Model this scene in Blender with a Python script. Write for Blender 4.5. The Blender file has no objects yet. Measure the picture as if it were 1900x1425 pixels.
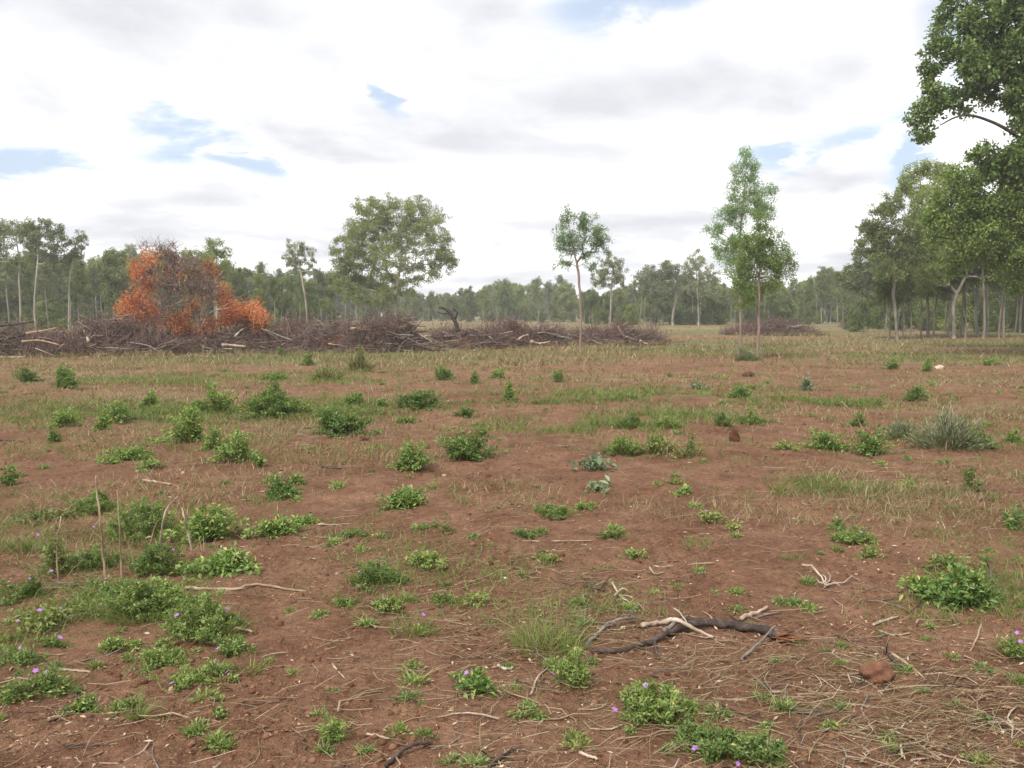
import bpy, math, random
import numpy as np
from mathutils import Vector

random.seed(7)
RNG = np.random.default_rng(11)
scene = bpy.context.scene
col = scene.collection

# ------------------------------------------------------------------ camera
W, H, F, CH, HZ = 1900.0, 1425.0, 1500.0, 1.6, 582.0
PITCH = math.atan((H / 2 - HZ) / F)
cam_d = bpy.data.cameras.new('camera')
cam = bpy.data.objects.new('camera', cam_d)
col.objects.link(cam)
cam.location = (0, 0, CH)
cam.rotation_euler = (math.pi / 2 - PITCH, 0, 0)
cam_d.sensor_width = 36
cam_d.lens = 36 * F / W
cam_d.clip_end = 6000
scene.camera = cam

# ------------------------------------------------------------------ sky, sun, exposure
SUN_EL, SUN_AZ = math.radians(52), math.radians(215)   # azimuth clockwise from +Y
world = bpy.data.worlds.new('World')
scene.world = world
world.use_nodes = True
nt = world.node_tree
nt.nodes.clear()


def N(tree, kind, **kw):
    n = tree.nodes.new(kind)
    for k, v in kw.items():
        setattr(n, k, v)
    return n


def math_n(tree, op, a, b=None, c=None, clamp=False):
    n = tree.nodes.new('ShaderNodeMath')
    n.operation = op
    n.use_clamp = clamp
    for i, v in enumerate((a, b, c)):
        if v is None:
            continue
        if isinstance(v, (int, float)):
            n.inputs[i].default_value = v
        else:
            tree.links.new(v, n.inputs[i])
    return n.outputs[0]


def ramp(tree, fac, stops, interp='LINEAR'):
    n = tree.nodes.new('ShaderNodeValToRGB')
    n.color_ramp.interpolation = interp
    els = n.color_ramp.elements
    while len(els) < len(stops):
        els.new(0.5)
    for e, (p, c) in zip(els, stops):
        e.position = p
        e.color = (c[0], c[1], c[2], 1) if not isinstance(c, (int, float)) else (c, c, c, 1)
    tree.links.new(fac, n.inputs[0])
    return n.outputs[0]


def mix(tree, fac, a, b, blend='MIX'):
    n = tree.nodes.new('ShaderNodeMix')
    n.data_type = 'RGBA'
    n.blend_type = blend
    for sock, v in ((n.inputs[0], fac), (n.inputs[6], a), (n.inputs[7], b)):
        if isinstance(v, (int, float)):
            sock.default_value = v
        elif isinstance(v, tuple):
            sock.default_value = (v[0], v[1], v[2], 1)
        else:
            tree.links.new(v, sock)
    return n.outputs[2]


def noise(tree, vec, scale, detail=4, rough=0.55, dist=0.0):
    n = tree.nodes.new('ShaderNodeTexNoise')
    n.inputs['Scale'].default_value = scale
    n.inputs['Detail'].default_value = detail
    n.inputs['Roughness'].default_value = rough
    n.inputs['Distortion'].default_value = dist
    if vec is not None:
        tree.links.new(vec, n.inputs['Vector'])
    return n.outputs[0]


def build_world():
    t = nt
    sky = N(t, 'ShaderNodeTexSky', sky_type='NISHITA')
    sky.sun_disc = False
    sky.sun_elevation = SUN_EL
    sky.sun_rotation = SUN_AZ
    sky.air_density = 1.0
    sky.dust_density = 1.5
    tc = N(t, 'ShaderNodeTexCoord')
    sep = N(t, 'ShaderNodeSeparateXYZ')
    t.links.new(tc.outputs['Generated'], sep.inputs[0])
    x, y, z = sep.outputs
    # cloud layer: the direction meets a flat layer overhead, bent down at the horizon
    zz = math_n(t, 'ADD', math_n(t, 'MAXIMUM', z, 0.0), 0.16)
    cx = math_n(t, 'DIVIDE', x, zz)
    cy = math_n(t, 'DIVIDE', y, zz)
    cmb = N(t, 'ShaderNodeCombineXYZ')
    t.links.new(cx, cmb.inputs[0])
    t.links.new(cy, cmb.inputs[1])
    layer = cmb.outputs[0]
    n_cover = noise(t, layer, 1.35, 8, 0.56, 0.5)
    n_puff = noise(t, layer, 4.4, 9, 0.64, 0.35)
    n_big = noise(t, layer, 0.62, 3, 0.5, 0.0)
    # openings in the cloud layer: place (tan azimuth, tan elevation), half sizes, slant
    yy = math_n(t, 'MAXIMUM', y, 0.02)
    u0 = math_n(t, 'DIVIDE', x, yy)
    v0 = math_n(t, 'DIVIDE', z, yy)
    wob = math_n(t, 'MULTIPLY', math_n(t, 'SUBTRACT', n_puff, 0.5), 0.15)
    wob2 = math_n(t, 'MULTIPLY', math_n(t, 'SUBTRACT', n_cover, 0.5), 0.13)
    u = math_n(t, 'ADD', u0, wob)
    v = math_n(t, 'ADD', v0, wob2)
    gaps = [(1100, 34, 80, 40, 0.1), (1180, 12, 110, 26, 0.0), (330, 262, 120, 50, 0.0), (470, 312, 100, 26, -0.25), (60, 308, 200, 36, 0.12),
            (722, 190, 26, 28, -0.6), (1590, 222, 150, 36, 0.30), (1668, 295, 36, 80, 0.0), (1440, 292, 60, 28, 0.2),
            (1740, 40, 60, 50, 0.3), (1700, 175, 60, 26, 0.5)]
    greys = [(260, 40, 420, 60, 0.0), (640, 110, 260, 50, -0.1), (960, 205, 300, 36, 0.0), (1350, 190, 260, 60, 0.05), (120, 150, 200, 50, 0.1), (300, 375, 260, 22, 0.0),
             (560, 255, 200, 22, 0.0), (1180, 300, 240, 22, 0.0), (1560, 330, 160, 26, 0.0), (950, 420, 500, 22, 0.0), (200, 445, 300, 16, 0.0), (1500, 450, 250, 20, 0.0), (820, 10, 240, 40, 0.0)]

    def patches(spots, soft):
        acc = None
        for (px, py, rx, ry, s_) in spots:
            gu, gv = (px - 950) / F, (HZ - py) / F
            du = math_n(t, 'SUBTRACT', u, gu)
            dv = math_n(t, 'SUBTRACT', math_n(t, 'SUBTRACT', v, gv), math_n(t, 'MULTIPLY', du, s_))
            a_ = math_n(t, 'POWER', math_n(t, 'MULTIPLY', math_n(t, 'ABSOLUTE', du), F / rx), 2.0)
            b_ = math_n(t, 'POWER', math_n(t, 'MULTIPLY', math_n(t, 'ABSOLUTE', dv), F / ry), 2.0)
            g_ = math_n(t, 'POWER', 2.718, math_n(t, 'MULTIPLY', math_n(t, 'ADD', a_, b_), -soft))
            acc = g_ if acc is None else math_n(t, 'MAXIMUM', acc, g_)
        return acc
    hole = patches(gaps, 0.5)
    shade = patches(greys, 0.7)
    front = math_n(t, 'GREATER_THAN', y, 0.05)
    hole = math_n(t, 'MULTIPLY', hole, front)
    shade = math_n(t, 'MULTIPLY', shade, front)
    # cover: mostly closed, thin at the openings, a few openings anywhere else
    d = math_n(t, 'SUBTRACT', math_n(t, 'ADD', n_cover, 0.27), math_n(t, 'MULTIPLY', hole, 0.58))
    d = math_n(t, 'ADD', d, math_n(t, 'MULTIPLY', math_n(t, 'SUBTRACT', n_puff, 0.5), 0.62))
    cover = ramp(t, d, [(0.22, 0.0), (0.64, 1.0)], 'EASE')
    # brightness of the cloud: sunlit upper edges, grey undersides, darker where the layer is thick
    vs_ = N(t, 'ShaderNodeVectorMath', operation='SCALE')
    t.links.new(layer, vs_.inputs[0])
    vs_.inputs['Scale'].default_value = 0.90
    n_here = noise(t, layer, 0.85, 7, 0.5, 0.35)
    n_above = noise(t, vs_.outputs[0], 0.85, 7, 0.5, 0.35)
    rim = math_n(t, 'ADD', math_n(t, 'MULTIPLY', math_n(t, 'SUBTRACT', n_here, n_above), 1.7), math_n(t, 'MULTIPLY', math_n(t, 'SUBTRACT', n_puff, 0.5), 0.30))
    th = math_n(t, 'ADD', math_n(t, 'MULTIPLY', n_big, 0.55), math_n(t, 'MULTIPLY', n_cover, 0.35))
    th = math_n(t, 'SUBTRACT', th, rim)
    th = math_n(t, 'ADD', th, math_n(t, 'MULTIPLY', math_n(t, 'SUBTRACT', shade, 0.35), 0.17))
    cloud = ramp(t, th, [(0.32, (9.6, 9.6, 9.6)), (0.43, (7.4, 7.45, 7.6)), (0.54, (6.2, 6.3, 6.55)), (0.70, (5.2, 5.3, 5.6))])
    base = mix(t, 0.72, sky.outputs[0], (4.8, 5.6, 6.8))
    colr = mix(t, cover, base, cloud)
    bg = N(t, 'ShaderNodeBackground')
    bg.inputs['Strength'].default_value = 0.1
    t.links.new(colr, bg.inputs['Color'])
    out = N(t, 'ShaderNodeOutputWorld')
    t.links.new(bg.outputs[0], out.inputs[0])


build_world()
sun_d = bpy.data.lights.new('sun', 'SUN')
sun_d.energy = 3.0
sun_d.angle = math.radians(11)
sun_d.color = (1.0, 0.95, 0.88)
sun = bpy.data.objects.new('sun', sun_d)
col.objects.link(sun)
sdir = Vector((math.sin(SUN_AZ) * math.cos(SUN_EL), math.cos(SUN_AZ) * math.cos(SUN_EL), math.sin(SUN_EL)))
sun.rotation_euler = sdir.to_track_quat('Z', 'Y').to_euler()
sun.location = (0, 0, 30)
vs = scene.view_settings
vs.view_transform = 'Standard'
vs.look = 'None'
vs.gamma = 1
vs.exposure = 0.64
vs.use_curve_mapping = False

# ------------------------------------------------------------------ noise and terrain


def vnoise(x, y, seed=0):
    x = np.asarray(x, float)
    y = np.asarray(y, float)
    xi = np.floor(x).astype(np.int64)
    yi = np.floor(y).astype(np.int64)
    fx, fy = x - xi, y - yi
    fx = fx * fx * fx * (fx * (fx * 6 - 15) + 10)
    fy = fy * fy * fy * (fy * (fy * 6 - 15) + 10)

    def hsh(a, b):
        h = (a * 374761393 + b * 668265263 + seed * 1274126177) & 0xFFFFFFFF
        h = ((h ^ (h >> 13)) * 1103515245) & 0xFFFFFFFF
        h = ((h ^ (h >> 16)) * 2246822519) & 0xFFFFFFFF
        return ((h ^ (h >> 15)) & 0xFFFF) / 65535.0
    a = hsh(xi, yi) * (1 - fx) + hsh(xi + 1, yi) * fx
    b = hsh(xi, yi + 1) * (1 - fx) + hsh(xi + 1, yi + 1) * fx
    return (a * (1 - fy) + b * fy) * 2 - 1


def fbm(x, y, seed=0, octv=4, gain=0.5):
    s, a, f = 0, 1.0, 1.0
    for i in range(octv):
        s = s + a * vnoise(x * f + 17.3 * i, y * f - 9.1 * i, seed + i)
        a *= gain
        f *= 2.03
    return s


def terrain(x, y):
    x = np.asarray(x, float)
    y = np.asarray(y, float)
    h = 0.035 * fbm(x / 2.2, y / 2.0, 3, 3)
    h = h + 0.022 * fbm(x / 0.55, y / 0.5, 21, 3, 0.55)
    far = np.clip((y - 6) / 8, 0, 1)
    h = h + 0.06 * far * vnoise(x / 6.0, y / 0.9, 40) * (0.5 + 0.5 * vnoise(x / 5, y / 5, 44))
    h = h + 0.05 * far * vnoise(x / 9.0, y / 3.0, 41)
    fade = 1 - np.clip((y - 60) / 60, 0, 1)
    h = h * fade
    # scraped bed in the lower middle is smoother
    sm = np.exp(-(((x + 0.75) / 0.9) ** 2 + ((y - 3.35) / 0.75) ** 2))
    return h * (1 - 0.55 * sm)


def fine_relief(x, y):
    a = np.clip(1 - (y - 5) / 14, 0.15, 1)
    r = 0.014 * vnoise(x / 0.12, y / 0.11, 60) + 0.011 * vnoise(x / 0.05, y / 0.05, 61) + 0.006 * vnoise(x / 0.021, y / 0.021, 62)
    pit = vnoise(x / 0.9, y / 0.9, 63)
    return r * a * np.clip(0.75 + 0.7 * pit, 0.2, 1.5)


SP, CP = math.sin(PITCH), math.cos(PITCH)


def ray(px, py):
    dx, dy = (np.asarray(px, float) - W / 2) / F, (H / 2 - np.asarray(py, float)) / F
    return dx, CP + dy * SP, -SP + dy * CP


def ground(px, py):
    """photo pixel -> the point of the ground seen there"""
    rx, ry, rz = ray(px, py)
    z = 0.0
    for _ in range(4):
        t = (z - CH) / rz
        x, y = rx * t, ry * t
        z = terrain(x, y)
    return x, y, z


def at(px, py, Y):
    """photo pixel -> point on that sight line at ground distance Y"""
    rx, ry, rz = ray(px, py)
    t = Y / ry
    return np.array([rx * t, Y + 0 * t, CH + rz * t])


# ------------------------------------------------------------------ mesh helpers


def mesh_np(name, V, Fc, mat=None, rnd=None, smooth=False, fmat=None, attrs=None):
    """V (n,3); Fc (m,3) or (m,4) or list of such arrays"""
    V = np.asarray(V, np.float32)
    if not isinstance(Fc, list):
        Fc = [Fc]
    Fc = [np.asarray(f, np.int32) for f in Fc if len(f)]
    me = bpy.data.meshes.new(name)
    me.vertices.add(len(V))
    me.vertices.foreach_set('co', V.ravel())
    loops = np.concatenate([f.ravel() for f in Fc])
    tot = np.concatenate([np.full(len(f), f.shape[1], np.int32) for f in Fc])
    start = np.concatenate([[0], np.cumsum(tot)[:-1]]).astype(np.int32)
    me.loops.add(len(loops))
    me.loops.foreach_set('vertex_index', loops)
    me.polygons.add(len(tot))
    me.polygons.foreach_set('loop_start', start)
    me.polygons.foreach_set('loop_total', tot)
    if smooth:
        me.polygons.foreach_set('use_smooth', np.ones(len(tot), bool))
    if rnd is not None:
        a = me.attributes.new('rnd', 'FLOAT', 'POINT')
        a.data.foreach_set('value', np.asarray(rnd, np.float32))
    for k, v in (attrs or {}).items():
        a = me.attributes.new(k, 'FLOAT', 'POINT')
        a.data.foreach_set('value', np.asarray(v, np.float32))
    me.update(calc_edges=True)
    for m in (mat if isinstance(mat, (list, tuple)) else [mat]):
        if m is not None:
            me.materials.append(m)
    return me


def obj(name, me, parent=None, loc=None):
    o = bpy.data.objects.new(name, me)
    col.objects.link(o)
    if parent is not None:
        o.parent = parent
    if loc is not None:
        o.location = loc
    return o


def tag(o, label=None, cat=None, group=None, kind=None):
    if label:
        o['label'] = label
    if cat:
        o['category'] = cat
    if group:
        o['group'] = group
    if kind:
        o['kind'] = kind
    return o


def thing(name, label, cat, loc=(0, 0, 0), rz=0.0, group=None):
    o = bpy.data.objects.new(name, None)
    o.empty_display_size = 0.2
    col.objects.link(o)
    o.location = loc
    o.rotation_euler = (0, 0, rz)
    return tag(o, label, cat, group)


def nrm(v):
    return v / np.maximum(np.linalg.norm(v, axis=-1, keepdims=True), 1e-9)


class Geo:
    """collects vertices, triangles and quads of one mesh"""

    def __init__(self):
        self.V, self.T, self.Q, self.R, self.n = [], [], [], [], 0

    def add(self, V, T=None, Q=None, R=None):
        V = np.asarray(V, float).reshape(-1, 3)
        if T is not None and len(T):
            self.T.append(np.asarray(T) + self.n)
        if Q is not None and len(Q):
            self.Q.append(np.asarray(Q) + self.n)
        self.V.append(V)
        self.R.append(np.full(len(V), 0.5) if R is None else np.asarray(R, float).reshape(-1))
        self.n += len(V)

    def mesh(self, name, mat, smooth=False):
        fc = []
        if self.T:
            fc.append(np.concatenate(self.T))
        if self.Q:
            fc.append(np.concatenate(self.Q))
        return mesh_np(name, np.concatenate(self.V), fc, mat, np.concatenate(self.R), smooth)

    def tubes(self, P, R, sides=4, rnd=None, cap=True):
        """P (m,n,3) polylines, R (m,n) radii"""
        P = np.asarray(P, float)
        R = np.asarray(R, float)
        m, n, _ = P.shape
        if m == 0:
            return
        tan = np.empty_like(P)
        tan[:, 1:-1] = P[:, 2:] - P[:, :-2]
        tan[:, 0] = P[:, 1] - P[:, 0]
        tan[:, -1] = P[:, -1] - P[:, -2]
        tan = nrm(tan)
        ref = np.where(np.abs(tan[:, :1, 2:3]) > 0.8, np.array([1.0, 0, 0]), np.array([0, 0, 1.0]))
        a = nrm(np.cross(tan, np.broadcast_to(ref, tan.shape)))
        b = np.cross(tan, a)
        ang = np.arange(sides) / sides * 2 * math.pi
        ring = a[:, :, None, :] * np.cos(ang)[None, None, :, None] + b[:, :, None, :] * np.sin(ang)[None, None, :, None]
        V = P[:, :, None, :] + ring * R[:, :, None, None]
        base = (np.arange(m) * n * sides)[:, None, None] + (np.arange(n - 1) * sides)[None, :, None]
        k = np.arange(sides)[None, None, :]
        k2 = (k + 1) % sides
        Q = np.stack([base + k, base + k2, base + sides + k2, base + sides + k], -1).reshape(-1, 4)
        rr = np.full(m, 0.5) if rnd is None else np.asarray(rnd, float)
        T = None
        if cap and sides >= 3:
            tl = []
            for e in (0, n - 1):
                b0 = np.arange(m) * n * sides + e * sides
                for j in range(1, sides - 1):
                    tri = np.stack([b0, b0 + j, b0 + j + 1], -1)
                    tl.append(tri[:, ::-1] if e == 0 else tri)
            T = np.concatenate(tl)
        self.add(V, T, Q, np.repeat(rr, n * sides))

    def leaves(self, P, D, Nn, L, Wd, rnd, fold=0.25, droop=0.15):
        """kite shaped folded leaves: base P, direction D, normal Nn"""
        D = nrm(D)
        S = nrm(np.cross(D, Nn))
        Nn = np.cross(S, D)
        L = np.asarray(L)[:, None]
        Wd = np.asarray(Wd)[:, None]
        mid = P + D * L * 0.45
        l = mid + S * Wd * 0.5 + Nn * Wd * fold
        r = mid - S * Wd * 0.5 + Nn * Wd * fold
        tip = P + D * L - Nn * L * droop
        V = np.stack([P, l, tip, r], 1).reshape(-1, 3)
        b = (np.arange(len(P)) * 4)[:, None]
        T = np.concatenate([b + np.array([[0, 2, 1]]), b + np.array([[0, 3, 2]])])
        self.add(V, T, None, np.repeat(rnd, 4))

    def blades(self, P, D, Ln, Wd, rnd, bend=0.5, seg=2):
        """grass blades: a tapering strip that bows over"""
        m = len(P)
        D = nrm(D)
        hz = D.copy()
        hz[:, 2] = 0
        hz = nrm(hz + 1e-6)
        S = np.cross(hz, np.array([0, 0, 1.0]))
        a = RNG.uniform(0, 2 * math.pi, m)
        S = nrm(S * np.cos(a)[:, None] + hz * np.sin(a)[:, None] * 0.7)
        pts, rows = [], []
        for i in range(seg + 1):
            t = i / seg
            c = P + D * (Ln * t)[:, None] + hz * (Ln * bend * t * t * 0.6)[:, None] - np.array([0, 0, 1.0]) * (Ln * bend * t * t * 0.45)[:, None]
            w = (Wd * (1 - t) * 0.5)[:, None]
            if i < seg:
                rows += [c - S * w, c + S * w]
            else:
                rows += [c]
        V = np.stack(rows, 1)
        k = V.shape[1]
        b = (np.arange(m) * k)[:, None]
        Q = [b + np.array([[2 * i, 2 * i + 1, 2 * i + 3, 2 * i + 2]]) for i in range(seg - 1)]
        T = b + np.array([[2 * seg - 2, 2 * seg - 1, 2 * seg]])
        self.add(V.reshape(-1, 3), T, np.concatenate(Q) if Q else None, np.repeat(rnd, k))


def rdir(n, up=0.0):
    v = RNG.normal(size=(n, 3))
    v = nrm(v)
    v[:, 2] += up
    return nrm(v)


def catmull(P, k=5):
    P = np.asarray(P, float)
    Q = np.vstack([2 * P[0] - P[1], P, 2 * P[-1] - P[-2]])
    out = []
    for i in range(1, len(Q) - 2):
        for j in range(k):
            t = j / k
            a, b, c, d = Q[i - 1], Q[i], Q[i + 1], Q[i + 2]
            out.append(0.5 * (2 * b + (c - a) * t + (2 * a - 5 * b + 4 * c - d) * t * t + (3 * b - a - 3 * c + d) * t ** 3))
    out.append(P[-1])
    return np.array(out)


# ------------------------------------------------------------------ materials


def new_mat(name):
    m = bpy.data.materials.new(name)
    m.use_nodes = True
    t = m.node_tree
    t.nodes.clear()
    out = t.nodes.new('ShaderNodeOutputMaterial')
    p = t.nodes.new('ShaderNodeBsdfPrincipled')
    t.links.new(p.outputs[0], out.inputs[0])
    return m, t, p, out


def attr(t, name):
    a = t.nodes.new('ShaderNodeAttribute')
    a.attribute_name = name
    return a.outputs['Fac']


def leaf_mat(name, stops, transl=0.3, rough=0.5, vary=0.25, spec=0.35):
    m, t, p, out = new_mat(name)
    c = ramp(t, attr(t, 'rnd'), stops)
    oi = t.nodes.new('ShaderNodeObjectInfo')
    hsv = t.nodes.new('ShaderNodeHueSaturation')
    t.links.new(c, hsv.inputs['Color'])
    t.links.new(math_n(t, 'ADD', math_n(t, 'MULTIPLY', oi.outputs['Random'], vary * 2), 1 - vary), hsv.inputs['Value'])
    t.links.new(math_n(t, 'ADD', math_n(t, 'MULTIPLY', oi.outputs['Random'], -0.02), 0.51), hsv.inputs['Hue'])
    t.links.new(hsv.outputs[0], p.inputs['Base Color'])
    p.inputs['Roughness'].default_value = rough
    p.inputs['Specular IOR Level'].default_value = spec
    if transl:
        tr = t.nodes.new('ShaderNodeBsdfTranslucent')
        br = mix(t, 1.0, hsv.outputs[0], (1.25, 1.3, 0.7), 'MULTIPLY')
        t.links.new(br, tr.inputs[0])
        ms = t.nodes.new('ShaderNodeMixShader')
        ms.inputs[0].default_value = transl
        t.links.new(p.outputs[0], ms.inputs[1])
        t.links.new(tr.outputs[0], ms.inputs[2])
        t.links.new(ms.outputs[0], out.inputs[0])
    return m


def bark_mat(name, stops, scale=6.0, stretch=(1, 1, 0.25), rough=0.85, bump=0.4, use_rnd=False):
    m, t, p, out = new_mat(name)
    tc = t.nodes.new('ShaderNodeTexCoord')
    mp = t.nodes.new('ShaderNodeMapping')
    mp.inputs['Scale'].default_value = stretch
    t.links.new(tc.outputs['Object'], mp.inputs[0])
    n = noise(t, mp.outputs[0], scale, 6, 0.65)
    if use_rnd:
        n = math_n(t, 'ADD', math_n(t, 'MULTIPLY', math_n(t, 'SUBTRACT', n, 0.5), 0.45), attr(t, 'rnd'), clamp=True)
    c = ramp(t, n, stops)
    t.links.new(c, p.inputs['Base Color'])
    p.inputs['Roughness'].default_value = rough
    p.inputs['Specular IOR Level'].default_value = 0.2
    if bump:
        n2 = noise(t, mp.outputs[0], scale * 4, 5, 0.6)
        b = t.nodes.new('ShaderNodeBump')
        b.inputs['Strength'].default_value = bump
        b.inputs['Distance'].default_value = 0.01
        t.links.new(n2, b.inputs['Height'])
        t.links.new(b.outputs[0], p.inputs['Normal'])
    return m


def ground_mat():
    m, t, p, out = new_mat('red_soil')
    geo = t.nodes.new('ShaderNodeNewGeometry')
    pos = geo.outputs['Position']
    n1 = noise(t, pos, 0.55, 5, 0.6)
    n2 = noise(t, pos, 3.2, 6, 0.65)
    n3 = noise(t, pos, 22, 5, 0.7)
    n4 = noise(t, pos, 95, 3, 0.7)
    soil = ramp(t, n2, [(0.25, (0.118, 0.060, 0.036)), (0.45, (0.175, 0.092, 0.056)), (0.62, (0.222, 0.123, 0.077)), (0.8, (0.27, 0.165, 0.107))])
    soil = mix(t, 0.7, soil, ramp(t, n1, [(0.3, (0.66, 0.60, 0.58)), (0.5, (1, 1, 1)), (0.7, (1.3, 1.32, 1.36))]), 'MULTIPLY')
    soil = mix(t, 0.75, soil, ramp(t, n3, [(0.30, (0.55, 0.50, 0.48)), (0.5, (1, 1, 1)), (0.70, (1.45, 1.43, 1.4))]), 'MULTIPLY')
    soil = mix(t, 0.5, soil, ramp(t, n4, [(0.3, (0.6, 0.6, 0.6)), (0.5, (1, 1, 1)), (0.75, (1.5, 1.45, 1.4))]), 'MULTIPLY')
    # fine crumbs of dry trash, too small to pick apart
    mpf = t.nodes.new('ShaderNodeMapping')
    mpf.inputs['Scale'].default_value = (0.6, 1.0, 1)
    t.links.new(pos, mpf.inputs[0])
    f1 = noise(t, mpf.outputs[0], 70, 4, 0.8)
    f2 = noise(t, pos, 2.3, 4, 0.6)
    ff = math_n(t, 'ADD', f1, math_n(t, 'MULTIPLY', math_n(t, 'SUBTRACT', f2, 0.5), 0.35))
    soil = mix(t, ramp(t, ff, [(0.60, 0.0), (0.67, 0.75)]), soil, (0.34, 0.235, 0.15))
    soil = mix(t, ramp(t, ff, [(0.33, 0.6), (0.40, 0.0)]), soil, (0.055, 0.028, 0.018))
    # dry trash and thatch lying on the soil
    mp = t.nodes.new('ShaderNodeMapping')
    mp.inputs['Scale'].default_value = (0.5, 1.6, 1)
    t.links.new(pos, mp.inputs[0])
    s1 = noise(t, mp.outputs[0], 5.5, 6, 0.7)
    s2 = noise(t, mp.outputs[0], 34, 4, 0.7)
    straw = ramp(t, s2, [(0.3, (0.13, 0.085, 0.05)), (0.55, (0.25, 0.185, 0.11)), (0.75, (0.40, 0.32, 0.20))])
    k = math_n(t, 'ADD', attr(t, 'dry'), math_n(t, 'MULTIPLY', math_n(t, 'SUBTRACT', s1, 0.5), 1.5))
    k = math_n(t, 'ADD', k, math_n(t, 'MULTIPLY', math_n(t, 'SUBTRACT', s2, 0.5), 0.8))
    kk = ramp(t, k, [(0.32, 0.0), (0.75, 0.85)])
    c = mix(t, kk, soil, straw)
    g1 = noise(t, mp.outputs[0], 3.0, 6, 0.7)
    k2 = math_n(t, 'ADD', attr(t, 'green'), math_n(t, 'MULTIPLY', math_n(t, 'SUBTRACT', g1, 0.5), 1.6))
    k2 = math_n(t, 'ADD', k2, math_n(t, 'MULTIPLY', math_n(t, 'SUBTRACT', s2, 0.5), 0.7))
    c = mix(t, ramp(t, k2, [(0.35, 0.0), (0.8, 0.8)]), c, ramp(t, n3, [(0.3, (0.05, 0.075, 0.02)), (0.7, (0.12, 0.16, 0.05))]))
    t.links.new(c, p.inputs['Base Color'])
    p.inputs['Roughness'].default_value = 0.95
    p.inputs['Specular IOR Level'].default_value = 0.08
    hgt = math_n(t, 'ADD', math_n(t, 'MULTIPLY', n3, 0.7), math_n(t, 'MULTIPLY', n4, 0.3))
    b = t.nodes.new('ShaderNodeBump')
    b.inputs['Strength'].default_value = 1.0
    b.inputs['Distance'].default_value = 0.06
    t.links.new(hgt, b.inputs['Height'])
    t.links.new(b.outputs[0], p.inputs['Normal'])
    return m


def C(*hexes):
    pass


M = {}
M['ground'] = ground_mat()
M['olive'] = leaf_mat('olive_gum_leaf', [(0, (0.093, 0.119, 0.038)), (0.5, (0.18, 0.216, 0.076)), (1, (0.286, 0.32, 0.132))], 0.4)
M['bluegreen'] = leaf_mat('blue_green_gum_leaf', [(0, (0.134, 0.217, 0.111)), (0.5, (0.242, 0.348, 0.186)), (1, (0.395, 0.497, 0.298))], 0.5, 0.4)
M['sapgreen'] = leaf_mat('fresh_gum_leaf', [(0, (0.131, 0.192, 0.053)), (0.5, (0.217, 0.294, 0.09)), (1, (0.327, 0.396, 0.152))], 0.5, 0.45)
M['dark'] = leaf_mat('dark_gum_leaf', [(0, (0.083, 0.11, 0.035)), (0.5, (0.149, 0.186, 0.058)), (1, (0.243, 0.275, 0.103))], 0.4)
M['mid'] = leaf_mat('mid_green_leaf', [(0, (0.097, 0.136, 0.033)), (0.5, (0.176, 0.226, 0.061)), (1, (0.273, 0.316, 0.107))], 0.4)
M['grey'] = leaf_mat('grey_gum_leaf', [(0, (0.125, 0.142, 0.079)), (0.5, (0.214, 0.237, 0.137)), (1, (0.315, 0.339, 0.214))], 0.4)
M['bright'] = leaf_mat('bright_green_leaf', [(0, (0.078, 0.137, 0.025)), (0.5, (0.157, 0.24, 0.051)), (1, (0.262, 0.361, 0.099))], 0.3, 0.4, 0.0)
M['bigleaf'] = leaf_mat('deep_green_leaf', [(0, (0.056, 0.103, 0.025)), (0.5, (0.112, 0.182, 0.046)), (1, (0.208, 0.283, 0.094))], 0.28, 0.35, 0.0)
M['orange'] = leaf_mat('scorched_orange_leaf', [(0, (0.301, 0.11, 0.046)), (0.4, (0.58, 0.221, 0.087)), (0.8, (0.742, 0.337, 0.144)), (1, (0.765, 0.488, 0.289))], 0.25, 0.7, 0.0, 0.1)
M['deadleaf'] = leaf_mat('dead_purple_brown_leaf', [(0, (0.075, 0.042, 0.038)), (0.5, (0.145, 0.085, 0.075)), (1, (0.24, 0.15, 0.12))], 0.1, 0.8, 0.1, 0.1)
M['weed'] = leaf_mat('weed_leaf', [(0, (0.074, 0.139, 0.029)), (0.45, (0.147, 0.242, 0.057)), (0.9, (0.296, 0.375, 0.127)), (1, (0.469, 0.4, 0.132))], 0.28, 0.5, 0.24)
M['vine'] = leaf_mat('vine_leaf', [(0, (0.083, 0.134, 0.033)), (0.45, (0.16, 0.237, 0.062)), (0.9, (0.286, 0.352, 0.127)), (1, (0.44, 0.374, 0.154))], 0.3, 0.5, 0.24)
M['pale'] = leaf_mat('yellow_green_leaf', [(0, (0.10, 0.14, 0.035)), (0.5, (0.18, 0.23, 0.065)), (1, (0.30, 0.32, 0.12))], 0.3, 0.5, 0.24)
M['wisp'] = leaf_mat('grey_green_leaf', [(0, (0.144, 0.174, 0.102)), (0.5, (0.24, 0.27, 0.162)), (1, (0.396, 0.39, 0.264))], 0.2, 0.6, 0.1)
M['blueleaf'] = leaf_mat('blue_grey_sapling_leaf', [(0, (0.091, 0.143, 0.083)), (0.5, (0.163, 0.234, 0.138)), (1, (0.299, 0.377, 0.231))], 0.2, 0.5, 0.1)
M['grass'] = leaf_mat('green_grass_blade', [(0, (0.075, 0.115, 0.028)), (0.5, (0.14, 0.19, 0.05)), (1, (0.25, 0.28, 0.09))], 0.3, 0.6, 0.1, 0.2)
M['drygrass'] = leaf_mat('dry_grass_blade', [(0, (0.11, 0.085, 0.045)), (0.35, (0.21, 0.16, 0.085)), (0.7, (0.33, 0.26, 0.155)), (1, (0.48, 0.41, 0.28))], 0.2, 0.75, 0.0, 0.1)
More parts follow.
